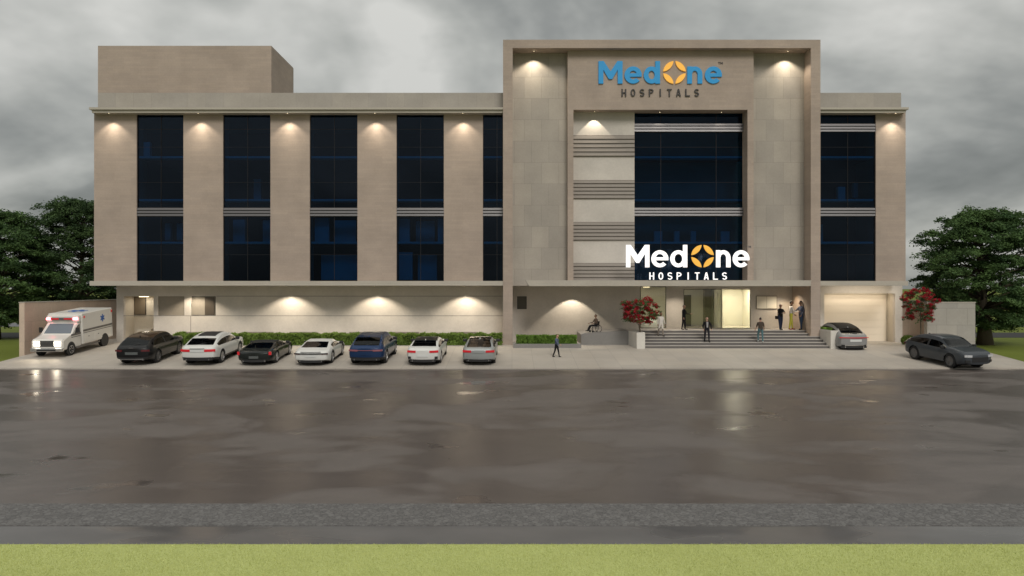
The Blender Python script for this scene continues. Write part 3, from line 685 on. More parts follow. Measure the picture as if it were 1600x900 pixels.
# ------------------------------------------------------------------ boundary walls and gate pier
def solid(name, x0, x1, y0, y1, z0, z1, m_, label, cat, cap=True):
    o = empty(name, ((x0+x1)/2, y0, z0), label, cat); inv = Matrix.Translation(-Vector(o.location))
    bm = BM(); box(bm, x0, x1, y0, y1, z0-.2, z1-.06, bev=.008); q = link('wall', bm, m_, o); q.matrix_parent_inverse = inv
    bm = BM(); box(bm, x0-.02, x1+.02, y0-.02, y1+.02, z1-.058, z1); q = link('coping', bm, M['slab'], o); q.matrix_parent_inverse = inv
zw = pz(471.8, 45.2)
solid('boundary_wall', -29.4, -29.08, 45.2, 62, gz(45.2), zw, M['sidewall'], 'tan boundary wall behind the ambulance', 'wall')
solid('gate_wall', px(1448.5, 47.5), px(1524, 47.5), 47.5, 47.85, gz(47.5), pz(471.8, 47.5), M['tilewall'], 'freestanding pale stone tiled wall panel behind the dark grey car', 'wall')
solid('boundary_wall', 28.9, 29.2, 47.9, 62, .6, pz(471.8, 47.5)-.02, M['sidewall'], 'tan boundary wall running back behind the stone panel', 'wall')
solid('back_wall', px(1410, YG)+.02, 28.88, 52.4, 52.65, .6, pz(476, 52.4), M['sidewall'], 'short tan wall between the garage pier and the stone panel', 'wall')
rnd = random.Random(4)
sh = empty('shrub', (px(1420, 49.5), 49.6, .65), 'small round green shrub beside the garage pier', 'shrub')
def fn():
    d = Vector((rnd.gauss(0, 1), rnd.gauss(0, 1), rnd.gauss(0, 1))).normalized()*(.8+.25*rnd.random())
    return Vector((d.x*.42, d.y*.4, .34+d.z*.34))
vs, fs = leaves(rnd, 1800, fn, .05, 1.2); raw('foliage', vs, fs, M['hedge'], sh)
bm = BM(); tube(bm, [(0, 0, 0), (.02, 0, .4)], [.03, .02]); link('stem', bm, M['bark'], sh)

# ------------------------------------------------------------------ trees
def tree(name, x, y, z0, top, cr, cbot, label, seed, trunk_r=.28, n=42, per=900, leaf=.13, m_='leaf', group=None, cshift=0, flowers=None, cat='tree', fork=None, shape='dome'):
    rnd = random.Random(seed); o = empty(name, (x, y, z0), label, cat, group)
    hT = top-z0; hb = cbot-z0
    bm = BM(); fk = fork or hb+.25*(hT-hb)
    lean = rnd.uniform(-.03, .03)*hT
    tr = [(0, 0, -.1), (lean*.2, 0, fk*.33), (lean*.6, .05, fk*.66), (lean, 0, fk), (lean+cshift*.3, 0, fk+(hT-fk)*.45), (lean+cshift*.5, 0, hT*.93)]
    tube(bm, tr, [trunk_r*1.35, trunk_r, trunk_r*.88, trunk_r*.72, trunk_r*.38, .02], 10)
    pads = []
    for i in range(n):
        t = (i+.5)/n; zc = hb+(hT-hb)*(t**.95)                       # height of pad
        if shape == 'dome': env = cr*math.sqrt(max(0, 1-((t-.30)/.74)**2)) if t > .30 else cr*(.55+.45*(t/.30)**.8)
        else: env = cr*math.sqrt(max(.05, 1-((t-.5)/.62)**2))
        a = i*2.39996+rnd.uniform(-.3, .3); rr = env*(math.sqrt(rnd.uniform(.25, 1)))
        c = Vector((cshift+lean+math.cos(a)*rr*.92, math.sin(a)*rr*.85, zc)); pr = cr*(rnd.uniform(.17, .30) if n > 60 else rnd.uniform(.15, .28))
        pads.append((c, pr, pr*rnd.uniform(.22, .36)))
        s = Vector((lean, 0, min(hT*.85, max(fk*.75, zc-rr*.35)))); mid = (s+c)/2+Vector((0, 0, rnd.uniform(-.02, .06)*hT))
        r0 = trunk_r*.28*(1-.5*t); tube(bm, [s, mid, c], [r0, r0*.6, r0*.22], 5)
    link('trunk', bm, M['bark'], o, smooth=True)
    vs, fs = [], []
    for c, pr, ph in pads:
        subs = [Vector((rnd.gauss(0, .5)*pr, rnd.gauss(0, .5)*pr, rnd.gauss(0, .4)*ph)) for _ in range(9)]
        def fn():
            s = rnd.choice(subs); q = Vector((rnd.gauss(0, .22)*pr, rnd.gauss(0, .22)*pr, rnd.gauss(0, .35)*ph)); v = c+s+q
            v.z -= .25*(Vector((v.x-c.x, v.y-c.y)).length/pr)**2*ph*1.6; return v
        a_, b_ = leaves(rnd, per, fn, leaf, .45); k = len(vs); vs += a_; fs += [tuple(i+k for i in f) for f in b_]
    raw('crown', vs, fs, M[m_], o)
    if flowers:
        vs, fs = [], []
        for _ in range(flowers):
            c, pr, ph = rnd.choice(pads); d = Vector((rnd.gauss(0, 1), rnd.gauss(0, 1)-.4, rnd.gauss(0, 1))).normalized(); cc = c+Vector((d.x*pr*.9, d.y*pr*.9, d.z*ph*1.6))
            a_, b_ = leaves(rnd, 40, lambda: cc+Vector((rnd.gauss(0, .045), rnd.gauss(0, .045), rnd.gauss(0, .04))), .038, 1); k = len(vs); vs += a_; fs += [tuple(i+k for i in f) for f in b_]
        raw('flowers', vs, fs, M['flower'], o)
    return o
tree('broad_tree', px(1539, 50.5), 50.5, .62, pz(329, 50), 3.9, pz(512, 50), 'tall dark green tree behind the stone panel at the right', 21, .42, 120, 1000, .085, 'leaf', cshift=-.1)
tree('broad_tree', px(122, 60), 60, .65, pz(316, 60), 4.2, pz(505, 60), 'dark green tree rising between the left wing and the far left tree', 22, .3, 110, 800, .10, 'leafdark')
tree('broad_tree', px(-8, 56), 56, .65, pz(332, 56), 4.1, pz(508, 56), 'bushy dark green tree at the far left edge', 23, .32, 110, 800, .095, 'leaf')
tree('flowering_tree', px(1001.5, 48), 48.3, zpl-.05, pz(468, 48), 1.25, pz(504, 48), 'small red flowering tree growing in the white planter', 31, .05, 30, 240, .05, 'leaf', flowers=240, fork=.45, shape='ball')
tree('flowering_tree', px(1441, 47.1), 47.1, gz(47.1)+.05, pz(452, 47.1), 1.3, pz(500, 47.1), 'small red flowering tree leaning over the stone panel at the right', 32, .05, 22, 240, .05, 'leafdark', flowers=190, fork=1.7, shape='ball', cshift=-.1)

# ------------------------------------------------------------------ cars
def interp(keys, s):
    if s <= keys[0][0]: return keys[0][1]
    if s >= keys[-1][0]: return keys[-1][1]
    for i in range(len(keys)-1):
        if keys[i][0] <= s <= keys[i+1][0]: break
    p1, p2 = keys[i], keys[i+1]; p0 = keys[i-1] if i else p1; p3 = keys[i+2] if i+2 < len(keys) else p2
    h = p2[0]-p1[0]; t = (s-p1[0])/h
    m1 = (p2[1]-p0[1])/max(1e-6, p2[0]-p0[0])*h; m2 = (p3[1]-p1[1])/max(1e-6, p3[0]-p1[0])*h
    return (2*t**3-3*t**2+1)*p1[1]+(t**3-2*t**2+t)*m1+(-2*t**3+3*t**2)*p2[1]+(t**3-t**2)*m2
M['tyre'] = mat('tyre_rubber', (.015, .015, .016), .85); M['rim'] = mat('alloy_rim', (.45, .45, .46), .3, .9); M['rimdark'] = mat('dark_rim', (.16, .16, .165), .35, .8)
M['plastic'] = mat('black_plastic', (.018, .018, .019), .55); M['chrome'] = mat('satin_chrome', (.55, .55, .55), .22, 1)
M['plate'] = mat('white_plate', (.62, .63, .62), .4); M['platedark'] = mat('grey_plate', (.10, .11, .11), .4)
M['redlight'] = mat('red_tail_lamp', (.45, .012, .02), .2, emit=(1, .03, .04), es=.12, coat=1); M['reddull'] = mat('dark_red_lamp', (.10, .008, .012), .15, coat=1)
M['pinklight'] = mat('pale_red_lamp', (.30, .10, .12), .25, coat=1)
M['headlamp'] = mat('headlamp', (.55, .56, .58), .12, coat=1); M['seat'] = mat('seat_fabric', (.05, .045, .04), .85); M['seattan'] = mat('tan_seat', (.30, .20, .12), .7)
def paint(name, col, rough=.28, met=.0): return mat(name, col, rough, met, spec=.35, coat=.25)
SLOPE = math.atan(.083)
def wheel(parent, x, y, r, side, rim, wdt=.24):
    bm = BM(); s = side
    lathe(bm, [(r*.62, -wdt/2), (r*.93, -wdt/2), (r, -wdt*.36), (r, wdt*.36), (r*.93, wdt/2), (r*.66, wdt/2), (r*.64, wdt*.40)], 28)
    o = link('wheel', bm, M['tyre'], parent, loc=(x, y, r), smooth=False)
    for p in o.data.polygons: p.use_smooth = len(p.vertices) == 4
    bm = BM(); q = wdt/2*s
    ring = [(r*.665, q*.90), (r*.665, q*1.02), (r*.58, q*1.02), (r*.56, q*.5)]
    lathe(bm, [(r*.55, q*.45), (r*.57, q*.55), (r*.59, q*1.03), (r*.665, q*1.03), (r*.665, q*.9)], 28)
    for k in range(5):
        a = 2*math.pi*k/5+.3; ca, sa = math.cos(a), math.sin(a); wv = r*.10
        for dq in (-.13, .13):
            c0 = (math.cos(a)*r*.12, math.sin(a)*r*.12); c1 = (math.cos(a+dq)*r*.60, math.sin(a+dq)*r*.60)
            tube(bm, [(q*.88, *c0), (q*.95, *c1)], [wv*.55, wv*.42], 6)
    lathe(bm, [(r*.15, q*.6), (r*.15, q*.95), (r*.10, q*1.0)], 12)
    link('rim', bm, rim, o)
def car(label, cat, loc, heading, sp, group='cars parked along the front of the hospital', pitch=True, name='parked_car'):
    Lc, W, Hh, gc, wr = sp['L'], sp['W']/2, sp['H'], sp.get('gc', .24), sp.get('wr', .35)
    T = Matrix.Rotation(SLOPE, 4, 'X') @ Matrix.Rotation(heading, 4, 'Z') if pitch else Matrix.Rotation(heading, 4, 'Z')
    o = empty(name, loc, label, cat, group, rot=T.to_euler())
    ns, top, belt, wid = 64, sp['top'], sp['belt'], sp.get('wid', [(0, .86), (.02, .92), (.05, .965), (.1, .99), (.2, 1), (.8, 1), (.9, .97), (.97, .9), (1, .80)])
    yw = [(-Lc/2+sp['ro']), (-Lc/2+sp['ro']+sp['wb'])]
    verts, faces, cats_ = [], [], []
    J = 14; ring = 2*J-1
    zr_ = interp(top, .45)
    S = [0, .008, .02]+[.035+(1-.07)*k/(ns-6) for k in range(ns-5)]+[.98, .992, 1.0]; ns = len(S)
    def section(s):
        w_ = W*interp(wid, s); zb = gc+(.10*max(0, (s-.9)/.1)+.13*max(0, (.13-s)/.13)); zB = interp(belt, s); zt = max(interp(top, s), zB+.01)
        g_ = max(0, min(1, (zt-zB)/(Hh-interp(belt, .45)))); rw = w_*(.86-.18*g_)
        h = zB-zb; pts = [(0, zb), (.8*w_, zb), (.955*w_, zb+.05), (.985*w_, zb+.2*h), (w_, zb+.42*h), (w_, zb+.62*h), (.985*w_, zb+.84*h), (.945*w_, zB)]
        a = .945*w_
        for t in (.33, .66, 1): pts.append((a+(rw-a)*(t**1.15), zB+(zt-zB)*(t*.9)))
        pts += [(rw*.9, zB+(zt-zB)*.965), (rw*.55, zt-.008), (0, zt)]
        return pts
    for s in S:
        p = section(s); y = -Lc/2+Lc*s
        rr = [(-x, z) for x, z in p[::-1]][:-1]+p      # top centre (left) ... bottom ... top centre (right)
        rr = [(x, z) for x, z in p]                     # right side bottom->top
        full = [(x, z) for x, z in rr]+[(-x, z) for x, z in rr[-2:0:-1]]
        for x, z in full: verts.append([x, y, z])
    n = len(full)
    # wheel arches
    ar = wr*1.13
    inside = set()
    for vi, v in enumerate(verts):
        j = vi % n; jj = j if j < J else n-j
        if 1 <= jj <= 6:
            for q in yw:
                d = math.hypot(v[1]-q, v[2]-wr)
                if d < ar:
                    inside.add(vi); v.append(d); v.append(q)
    def cat_of(i, j):
        s = (S[i]+S[i+1])/2; jj = j if j < J-1 else n-1-j
        if jj <= 1: return 'trim'
        if jj == 2 and sp.get('cladding'): return 'trim'
        if 7 <= jj <= 9 and sp['side'][0] < s < sp['side'][1]:
            if jj == 9 and sp.get('rail', True): return 'body'
            if abs(s-sp.get('pillar', .42)) < .010: return 'pillar'
            return 'glassR' if j < J-1 else 'glassL'
        if jj >= 10 or (jj == 9 and False):
            if sp['rearwin'][0] < s < sp['rearwin'][1] and jj >= 11: return 'rear'
            if sp['wind'][0] < s < sp['wind'][1]: return 'wind'
            if sp['rearwin'][1] <= s <= sp['wind'][0]: return 'roof'
        return 'body'
    buckets = {}
    for i in range(ns-1):
        for j in range(n):
            a = i*n+j; b = i*n+(j+1) % n; f = (a, b, b+n, a+n)
            if all(k in inside for k in f): continue
            buckets.setdefault(cat_of(i, j), []).append(f)
    for vi in inside:
        v = verts[vi]; d, q = v[3], v[4]; k = ar/max(d, 1e-4); v[1] = q+(v[1]-q)*k; v[2] = wr+(v[2]-wr)*k
        verts[vi] = v[:3]
    # rounded end caps
    def cap(i, sgn):
        base = i*n; cols = 7; grid = []
        for j in range(0, J):
            xr = verts[base+j]; x = xr[0]; row = []
            for k in range(cols):
                t = -1+2*k/(cols-1); bz = sp.get('bulge', .10)*(1-t*t)
                lo = .05 if 3 <= j <= 5 else (.0 if j > 8 else .03)
                edge = (1-abs(t))**.5 if abs(t) < 1 else 0
                row.append((x*t, xr[1]+sgn*(bz+lo*edge), xr[2]))
            grid.append(row)
        st0 = len(verts)
        for row in grid: verts.extend([list(p) for p in row])
        for j in range(J-1):
            for k in range(cols-1):
                a = st0+j*cols+k; buckets.setdefault('trim' if j < (3 if sp.get('lowtrim') else 2) and sgn < 0 else 'body', []).append((a, a+1, a+1+cols, a+cols))
    cap(0, -1); cap(ns-1, 1)
    def emit(nm, cs, mats, lab=None, smooth=True):
        fs = []; mi = []
        for k, c in enumerate(cs):
            fs += buckets.get(c, []); mi += [k]*len(buckets.get(c, []))
        if not fs: return
        used = sorted({v for f in fs for v in f}); mp = {v: i for i, v in enumerate(used)}
        q = raw(nm, [tuple(verts[v]) for v in used], [tuple(mp[v] for v in f) for f in fs], mats, o, smooth, mi)
        bm = bmesh.new(); bm.from_mesh(q.data); bmesh.ops.remove_doubles(bm, verts=bm.verts, dist=.001); bmesh.ops.recalc_face_normals(bm, faces=bm.faces); bm.to_mesh(q.data); bm.free()
        q.data.set_sharp_from_angle(angle=R(38)); return q
    glass = M[sp.get('glass', 'carglass')]
    pm = sp['paint']
    emit('body', ['body', 'trim', 'pillar'], [pm, M['plastic'], M['plastic']])
    rf = emit('roof', ['roof'], [sp.get('roofm', pm)])
    emit('windshield', ['wind'], [glass]); emit('rear_window', ['rear'], [glass]); emit('side_window', ['glassR'], [glass]); emit('side_window', ['glassL'], [glass])
    bm = BM(); box(bm, -(W-.29), W-.29, -Lc*.44, Lc*.45, gc+.03, .55, bev=.03); link('underbody', bm, M['plastic'], o)
    # seats
    for x in (-.38, .38):
        for yy in (.02, -.2):
            ys = Lc*yy; zs = .5*min(1, Hh/1.5)
            if ys < -Lc*.5+1.0 or (yy < 0 and sp.get('two_seats')): continue
            bm = BM(); box(bm, x-.24, x+.24, ys-.2, ys+.3, zs-.1, zs+.06, bev=.05); box(bm, x-.22, x+.22, ys-.3, ys-.16, zs+.07, interp(belt, .45)+.08, bev=.05)
            box(bm, x-.12, x+.12, ys-.3, ys-.2, interp(belt, .45)+.1, interp(belt, .45)+.27, bev=.04); link('seat', bm, sp.get('seatm', M['seat']), o)
    for y in yw:
        for s in (-1, 1): wheel(o, s*(W-.135), y, wr, s, sp.get('rimm', M['rim']))
    yr = -Lc/2
    wr0 = W*interp(wid, 0)
    def patch(nm, xa, xb, za, zb, m_, front=False, proud=.015, tap=0, parent=o):
        bm = BM(); k = 8; sg = 1 if front else -1; hw = W*interp(wid, 1 if front else 0); ye = Lc/2 if front else yr
        rows = []
        for i in range(k+1):
            x = xa+(xb-xa)*i/k; t = min(.999, abs(x)/hw); y = ye+sg*(sp.get('bulge', .10)*(1-t*t)+.05*(1-t)**.5+proud) if t < .985 else ye+sg*proud*.6
            dz = tap*(i/k)*(zb-za)
            rows.append([bm.verts.new((x, y-sg*.07, za+dz)), bm.verts.new((x, y, za+dz)), bm.verts.new((x, y, zb)), bm.verts.new((x, y-sg*.07, zb))])
        for a, b in zip(rows, rows[1:]):
            for q in range(4): bm.faces.new((a[q], a[(q+1) % 4], b[(q+1) % 4], b[q]))
        bm.faces.new(rows[0]); bm.faces.new(rows[-1]); return link(nm, bm, m_, parent)
    for nm, xa, xb, za, zb, m_ in sp.get('rear', []):
        if nm == 'taillight':
            for s in (-1, 1): patch(nm, s*xa, s*xb, za, zb, M[m_] if isinstance(m_, str) else m_)
        else: patch(nm, xa, xb, za, zb, M[m_] if isinstance(m_, str) else m_, proud=.02)
    for nm, xa, xb, za, zb, m_ in sp.get('front', []):
        if nm in ('headlight', 'air_intake'):
            for s in (-1, 1): patch(nm, s*xa, s*xb, za, zb, M[m_] if isinstance(m_, str) else m_, True)
        else: patch(nm, xa, xb, za, zb, M[m_] if isinstance(m_, str) else m_, True, proud=.012)
    # mirrors, handles, exhausts
    sm = sp['side'][1]-.03; zm = interp(belt, sm)+.07; ym = -Lc/2+Lc*sm
    for s in (-1, 1):
        bm = BM(); box(bm, s*(W-.06) if s > 0 else -(W+.17), (W+.17) if s > 0 else -(W-.06), ym-.06, ym+.07, zm-.07, zm+.09, bev=.03); link('mirror', bm, sp.get('mirrorm', M['plastic']), o)
        for yh in ((.08, -.17) if not sp.get('two_seats') else (-.04,)):
            bm = BM(); box(bm, s*(W*.985)-.02, s*(W*.985)+.02, Lc*yh-.1, Lc*yh+.1, zm-.26, zm-.225, bev=.006); link('door_handle', bm, pm, o)
        if sp.get('exhaust', True):
            bm = BM(); c = (s*W*.6, yr-.07, gc+.12)
            tube(bm, [(c[0], c[1]+.1, c[2]), (c[0], c[1]-.03, c[2])], .045, 10); link('exhaust', bm, M['chrome'], o)
    if sp.get('sunroof'):
        bm = BM(); a, b = sp['sunroof']; rows = []
        for i in range(7):
            s = a+(b-a)*i/6; zt = interp(top, s)+.006; rows.append([bm.verts.new((x*W, -Lc/2+Lc*s, zt-.03*(abs(x)/.5)**2*.3)) for x in (-.5, -.25, 0, .25, .5)])
        for a_, b_ in zip(rows, rows[1:]):
            for q in range(4): bm.faces.new((a_[q], a_[q+1], b_[q+1], b_[q]))
        link('sunroof', bm, M['plastic'], o, smooth=True)
    if sp.get('wiper', True):
        s0 = sp['rearwin'][0]+.01; z_ = interp(top, s0)+.02
        bm = BM(); tube(bm, [(.0, -Lc/2+Lc*s0, z_), (.32, -Lc/2+Lc*(s0+.012), z_+.04)], .012, 5); link('wiper', bm, M['plastic'], o)
    if sp.get('shark', True):
        s0 = sp['rearwin'][1]+.02; z_ = interp(top, s0); y_ = -Lc/2+Lc*s0
        bm = BM(); prism_x(bm, [(y_-.08, z_-.01), (y_+.1, z_-.01), (y_-.05, z_+.06)], -.02, .02); link('antenna', bm, pm, o)
    return o
suvtop = [(0, .98), (.012, 1.06), (.05, 1.15), (.14, 1.36), (.22, 1.50), (.32, 1.575), (.43, 1.60), (.54, 1.575), (.61, 1.49), (.73, 1.12), (.82, 1.07), (.92, 1.01), (.975, .94), (1, .84)]
suvbelt = [(0, .96), (.1, 1.04), (.5, 1.0), (.72, .99), (.85, .97), (.95, .92), (1, .82)]
coupetop = [(0, 1.0), (.02, 1.07), (.07, 1.13), (.2, 1.38), (.32, 1.52), (.45, 1.565), (.55, 1.54), (.62, 1.46), (.75, 1.09), (.83, 1.03), (.93, .95), (.985, .83), (1, .72)]
lowscale = lambda k: [(a, b if b < .8 else .8+(b-.8)*k) for a, b in lowtop]
lowtop = [(0, .72), (.015, .80), (.08, .88), (.2, 1.0), (.32, 1.17), (.42, 1.25), (.5, 1.25), (.57, 1.17), (.68, .90), (.8, .83), (.92, .74), (.985, .62), (1, .54)]
lowbelt = [(0, .70), (.15, .84), (.35, .84), (.6, .80), (.75, .76), (.92, .66), (1, .52)]
sedtop = [(0, .86), (.012, .94), (.06, 1.0), (.10, 1.03), (.24, 1.30), (.36, 1.40), (.48, 1.41), (.56, 1.35), (.69, 1.02), (.8, .95), (.92, .86), (.985, .74), (1, .64)]
sedbelt = [(0, .84), (.1, .95), (.4, .94), (.7, .88), (.9, .80), (1, .62)]
YRW = 42.8   # depth of the rear axles of the parked row
def row(xpx, sp): y = YRW-(-sp['L']/2+sp['ro']); return ((xpx-800)*YRW/F, y, gz(y)+PAVE)
black = paint('black_paint', (.006, .006, .007), .3); white = paint('white_paint', (.62, .62, .60), .3); blue = paint('blue_paint', (.012, .035, .10), .25, .2)
silver = paint('silver_paint', (.33, .35, .35), .3, .3); grey = paint('slate_grey_paint', (.06, .068, .078), .3, .2); gloss_black = paint('gloss_black', (.008, .009, .009), .35)
G_ = 'cars parked in a row in front of the hospital'
sp = dict(L=4.95, W=2.0, H=1.6, ro=1.0, wb=2.95, wr=.38, top=suvtop, belt=suvbelt, side=(.10, .70), rearwin=(.03, .19), wind=(.60, .735), paint=black, roofm=mat('brown_reflection_roof', (.06, .038, .022), .12), rimm=M['rimdark'],  # brown reflection in the glass roof is put into its colour
    rear=[('taillight', .52, .93, .80, .90, 'reddull'), ('number_plate', -.34, .34, .64, .78, 'platedark'), ('bumper_trim', -.62, .62, .36, .41, 'chrome'), ('badge', -.12, .12, 1.0, 1.03, 'chrome')], lowtrim=True)
car('black sport utility car with a silver trim under its rear, left end of the row', 'car', row(219, sp), R(2), sp, G_)
sp = dict(L=4.9, W=2.0, H=1.57, ro=1.0, wb=2.9, wr=.38, top=coupetop, belt=suvbelt, side=(.12, .70), rearwin=(.07, .21), wind=(.60, .735), paint=white, lowtrim=True, cladding=True, sunroof=(.27, .56),
    rear=[('taillight', .40, .94, .80, .93, 'redlight'), ('number_plate', -.38, .38, .78, .92, 'plate'), ('bumper_trim', -.8, .8, .32, .48, 'plastic'), ('trim_strip', -.4, .4, .965, .985, 'chrome')])
car('white coupe-backed sport utility car with wide red tail lamps and a black sunroof', 'car', row(320, sp), R(1), sp, G_)
sp = dict(L=4.6, W=1.97, H=1.10, gc=.15, ro=.95, wb=2.65, wr=.35, top=lowscale(.68), belt=lowbelt, side=(.30, .66), rearwin=(.13, .36), wind=(.55, .675), paint=paint('dark_green_black_paint', (.010, .013, .012), .2), roofm=mat('black_soft_top', (.012, .012, .012), .8), two_seats=True, wiper=False, shark=False, glass='carglass',
    seatm=mat('red_leather', (.30, .03, .02), .5), rear=[('taillight', .80, .93, .60, .78, 'redlight'), ('number_plate', -.26, .26, .42, .55, 'platedark'), ('diffuser', -.55, .55, .22, .36, 'plastic')])
car('low black sports car with a dark soft top and small upright red lamps', 'car', row(405.5, sp), R(1), sp, G_)
sp = dict(L=4.55, W=1.95, H=1.18, gc=.15, ro=1.0, wb=2.5, wr=.36, top=lowscale(.85), belt=lowbelt, side=(.28, .66), rearwin=(.14, .34), wind=(.55, .675), paint=white, two_seats=True, wiper=False, shark=False,
    rear=[('light_strip', -.9, .9, .66, .71, 'plastic'), ('taillight', .60, .93, .64, .70, 'reddull'), ('number_plate', -.30, .30, .50, .62, 'plate'), ('diffuser', -.62, .62, .20, .30, 'plastic'), ('engine_grille', -.55, .55, .765, .79, 'plastic')])
car('white rounded sports car with a thin dark strip across its tail', 'car', row(493.5, sp), R(0), sp, G_)
sp = dict(L=4.8, W=2.0, H=1.6, ro=.98, wb=2.85, wr=.38, top=[(a, b if b < 1.1 else 1.1+(b-1.1)*1.0) for a, b in suvtop], belt=suvbelt, side=(.10, .70), rearwin=(.03, .19), wind=(.60, .735), paint=blue, lowtrim=True, cladding=True, roofm=paint('dark_roof_paint', (.02, .03, .06), .25),
    rear=[('light_strip', -.42, .42, .86, .89, 'pinklight'), ('taillight', .42, .93, .82, .91, 'pinklight'), ('license_recess', -.30, .30, .60, .74, blue), ('bumper_trim', -.8, .8, .32, .44, 'plastic')])
car('tall dark blue sport utility car in the middle of the row', 'car', row(578.5, sp), R(-1.5), sp, G_)
sp = dict(L=4.6, W=1.86, H=1.30, gc=.17, ro=.95, wb=2.75, wr=.35, top=[(a, b if b < 1 else 1+(b-1)*.72) for a, b in sedtop], belt=sedbelt, side=(.12, .67), rearwin=(.10, .26), wind=(.55, .69), paint=white, roofm=gloss_black, wiper=False,
    rear=[('taillight', .38, .86, .74, .86, 'redlight'), ('number_plate', -.32, .32, .50, .62, 'plate'), ('diffuser', -.7, .7, .22, .36, 'plastic'), ('side_vent', .66, .82, .38, .52, 'plastic'), ('side_vent', -.82, -.66, .38, .52, 'plastic')])
car('white car with a black roof and red tail lamps beside the silver one', 'car', row(665, sp), R(-1), sp, G_)
sp = dict(L=4.5, W=1.84, H=1.31, gc=.18, ro=.9, wb=2.7, wr=.34, top=[(a, b if b < 1 else 1+(b-1)*.74) for a, b in sedtop], belt=sedbelt, side=(.12, .67), rearwin=(.05, .30), wind=(.55, .69), paint=silver, roofm=M['carglass_light'], glass='carglass_light', seatm=M['seattan'], wiper=False,
    rear=[('taillight', .40, .88, .74, .86, 'redlight'), ('number_plate', -.32, .32, .72, .84, mat('silver_plate', (.30, .31, .31), .5)), ('diffuser', -.7, .7, .24, .33, 'plastic')])
car('silver hatchback with tan seats behind its glass, right end of the row', 'car', row(750, sp), R(-1), sp, G_)
sp = dict(L=4.5, W=1.86, H=1.56, gc=.2, ro=.85, wb=2.75, wr=.35, top=coupetop, belt=suvbelt, side=(.12, .70), rearwin=(.05, .20), wind=(.60, .735), paint=paint('pale_grey_paint', (.24, .24, .24), .35), roofm=mat('matt_black_roof', (.006, .006, .006), .6, spec=.2), lowtrim=True, glass='carglass',
    rear=[('light_strip', -.9, .9, .885, .925, 'redlight'), ('number_plate', -.30, .42, .66, .80, 'plate'), ('bumper_trim', -.6, .6, .40, .46, 'chrome'), ('bumper_trim', -.8, .8, .26, .36, 'plastic')])
y_ = 47.15+2.25; car('silver grey car with a black roof parked before the garage', 'car', ((1309.5-800)*47.2/F+.93+.0, y_-.05, gz(47.9)+PAVE+.0), R(0), sp, None)
sp = dict(L=4.5, W=1.95, H=1.6, ro=.88, wb=2.68, wr=.385, top=[(a, b if b < 1 else 1+(b-1)*.96) for a, b in suvtop], belt=suvbelt, side=(.10, .71), rearwin=(.03, .19), wind=(.60, .745), paint=grey, glass='carglass_light', rimm=M['rimdark'], exhaust=False,
    front=[('headlight', .50, .86, .72, .84, 'headlamp'), ('grille', -.50, .50, .46, .72, 'plastic'), ('air_intake', .58, .82, .44, .56, 'plastic')],
    rear=[('taillight', .52, .93, .80, .90, 'reddull')])
# heading: rear right wheel near (23.1, 43.7), front right wheel near (24.1, 41.4)
car('dark slate grey sport utility car turned towards the road by the stone panel', 'car', (24.45, 42.7, gz(42.75)+PAVE), R(180+12), sp, None)

# ------------------------------------------------------------------ ambulance
am = empty('ambulance', (-27.2, 47.0, gz(47.0)+PAVE), 'white ambulance with lit headlights and red roof lamps beside the tan wall', 'ambulance', rot=(Matrix.Rotation(SLOPE, 4, 'X') @ Matrix.Rotation(math.pi, 4, 'Z')).to_euler())
wv = paint('ambulance_white', (.66, .64, .60), .35); stripe = mat('brown_grey_stripe', (.13, .12, .11), .5); starblue = mat('star_blue', (.02, .10, .35), .5)
def ap(nm, bm, m_, parent=am, **k): return link(nm, bm, m_, parent, **k)
# local: +Y forward, rear axle at -1.75, front axle at 1.8
bm = BM(); box(bm, -1.04, 1.04, -2.75, .72, .50, 2.38, bev=.05); boxo = ap('box_body', bm, wv)
bm = BM(); prism_x(bm, [(.70, .42), (2.55, .42), (2.62, .55), (2.60, .98), (2.48, 1.07), (1.62, 1.22), (.98, 1.86), (.70, 1.92)], -.93, .93)
bmesh.ops.bevel(bm, geom=[e for e in bm.edges if abs(e.verts[0].co.x-e.verts[1].co.x) < .01], offset=.05, segments=2, affect='EDGES'); ap('cab', bm, wv)
bm = BM(); box(bm, -.98, .98, .68, 1.0, 1.86, 2.30, bev=.08); ap('roof_cap', bm, wv)
def slab_on(p0, p1, half0, half1, off, th):   # slanted pane between two (y,z) lines
    bm = BM(); d = Vector((0, p1[0]-p0[0], p1[1]-p0[1])); nrm = Vector((0, -d.z, d.y)).normalized()
    if nrm.z < 0: nrm = -nrm
    vs = []
    for o_ in (off, off+th):
        for (p, hw) in ((p0, half0), (p1, half1)):
            for s in (-1, 1): vs.append(bm.verts.new(Vector((s*hw, p[0], p[1]))+nrm*o_))
    for q in ((0, 1, 3, 2), (4, 6, 7, 5), (0, 4, 5, 1), (2, 3, 7, 6), (0, 2, 6, 4), (1, 5, 7, 3)): bm.faces.new([vs[i] for i in q])
    return bm
ap('windshield', slab_on((1.56, 1.275), (1.04, 1.80), .80, .72, .004, .012), mat('ambulance_glass', (.10, .12, .15), .08, coat=1))
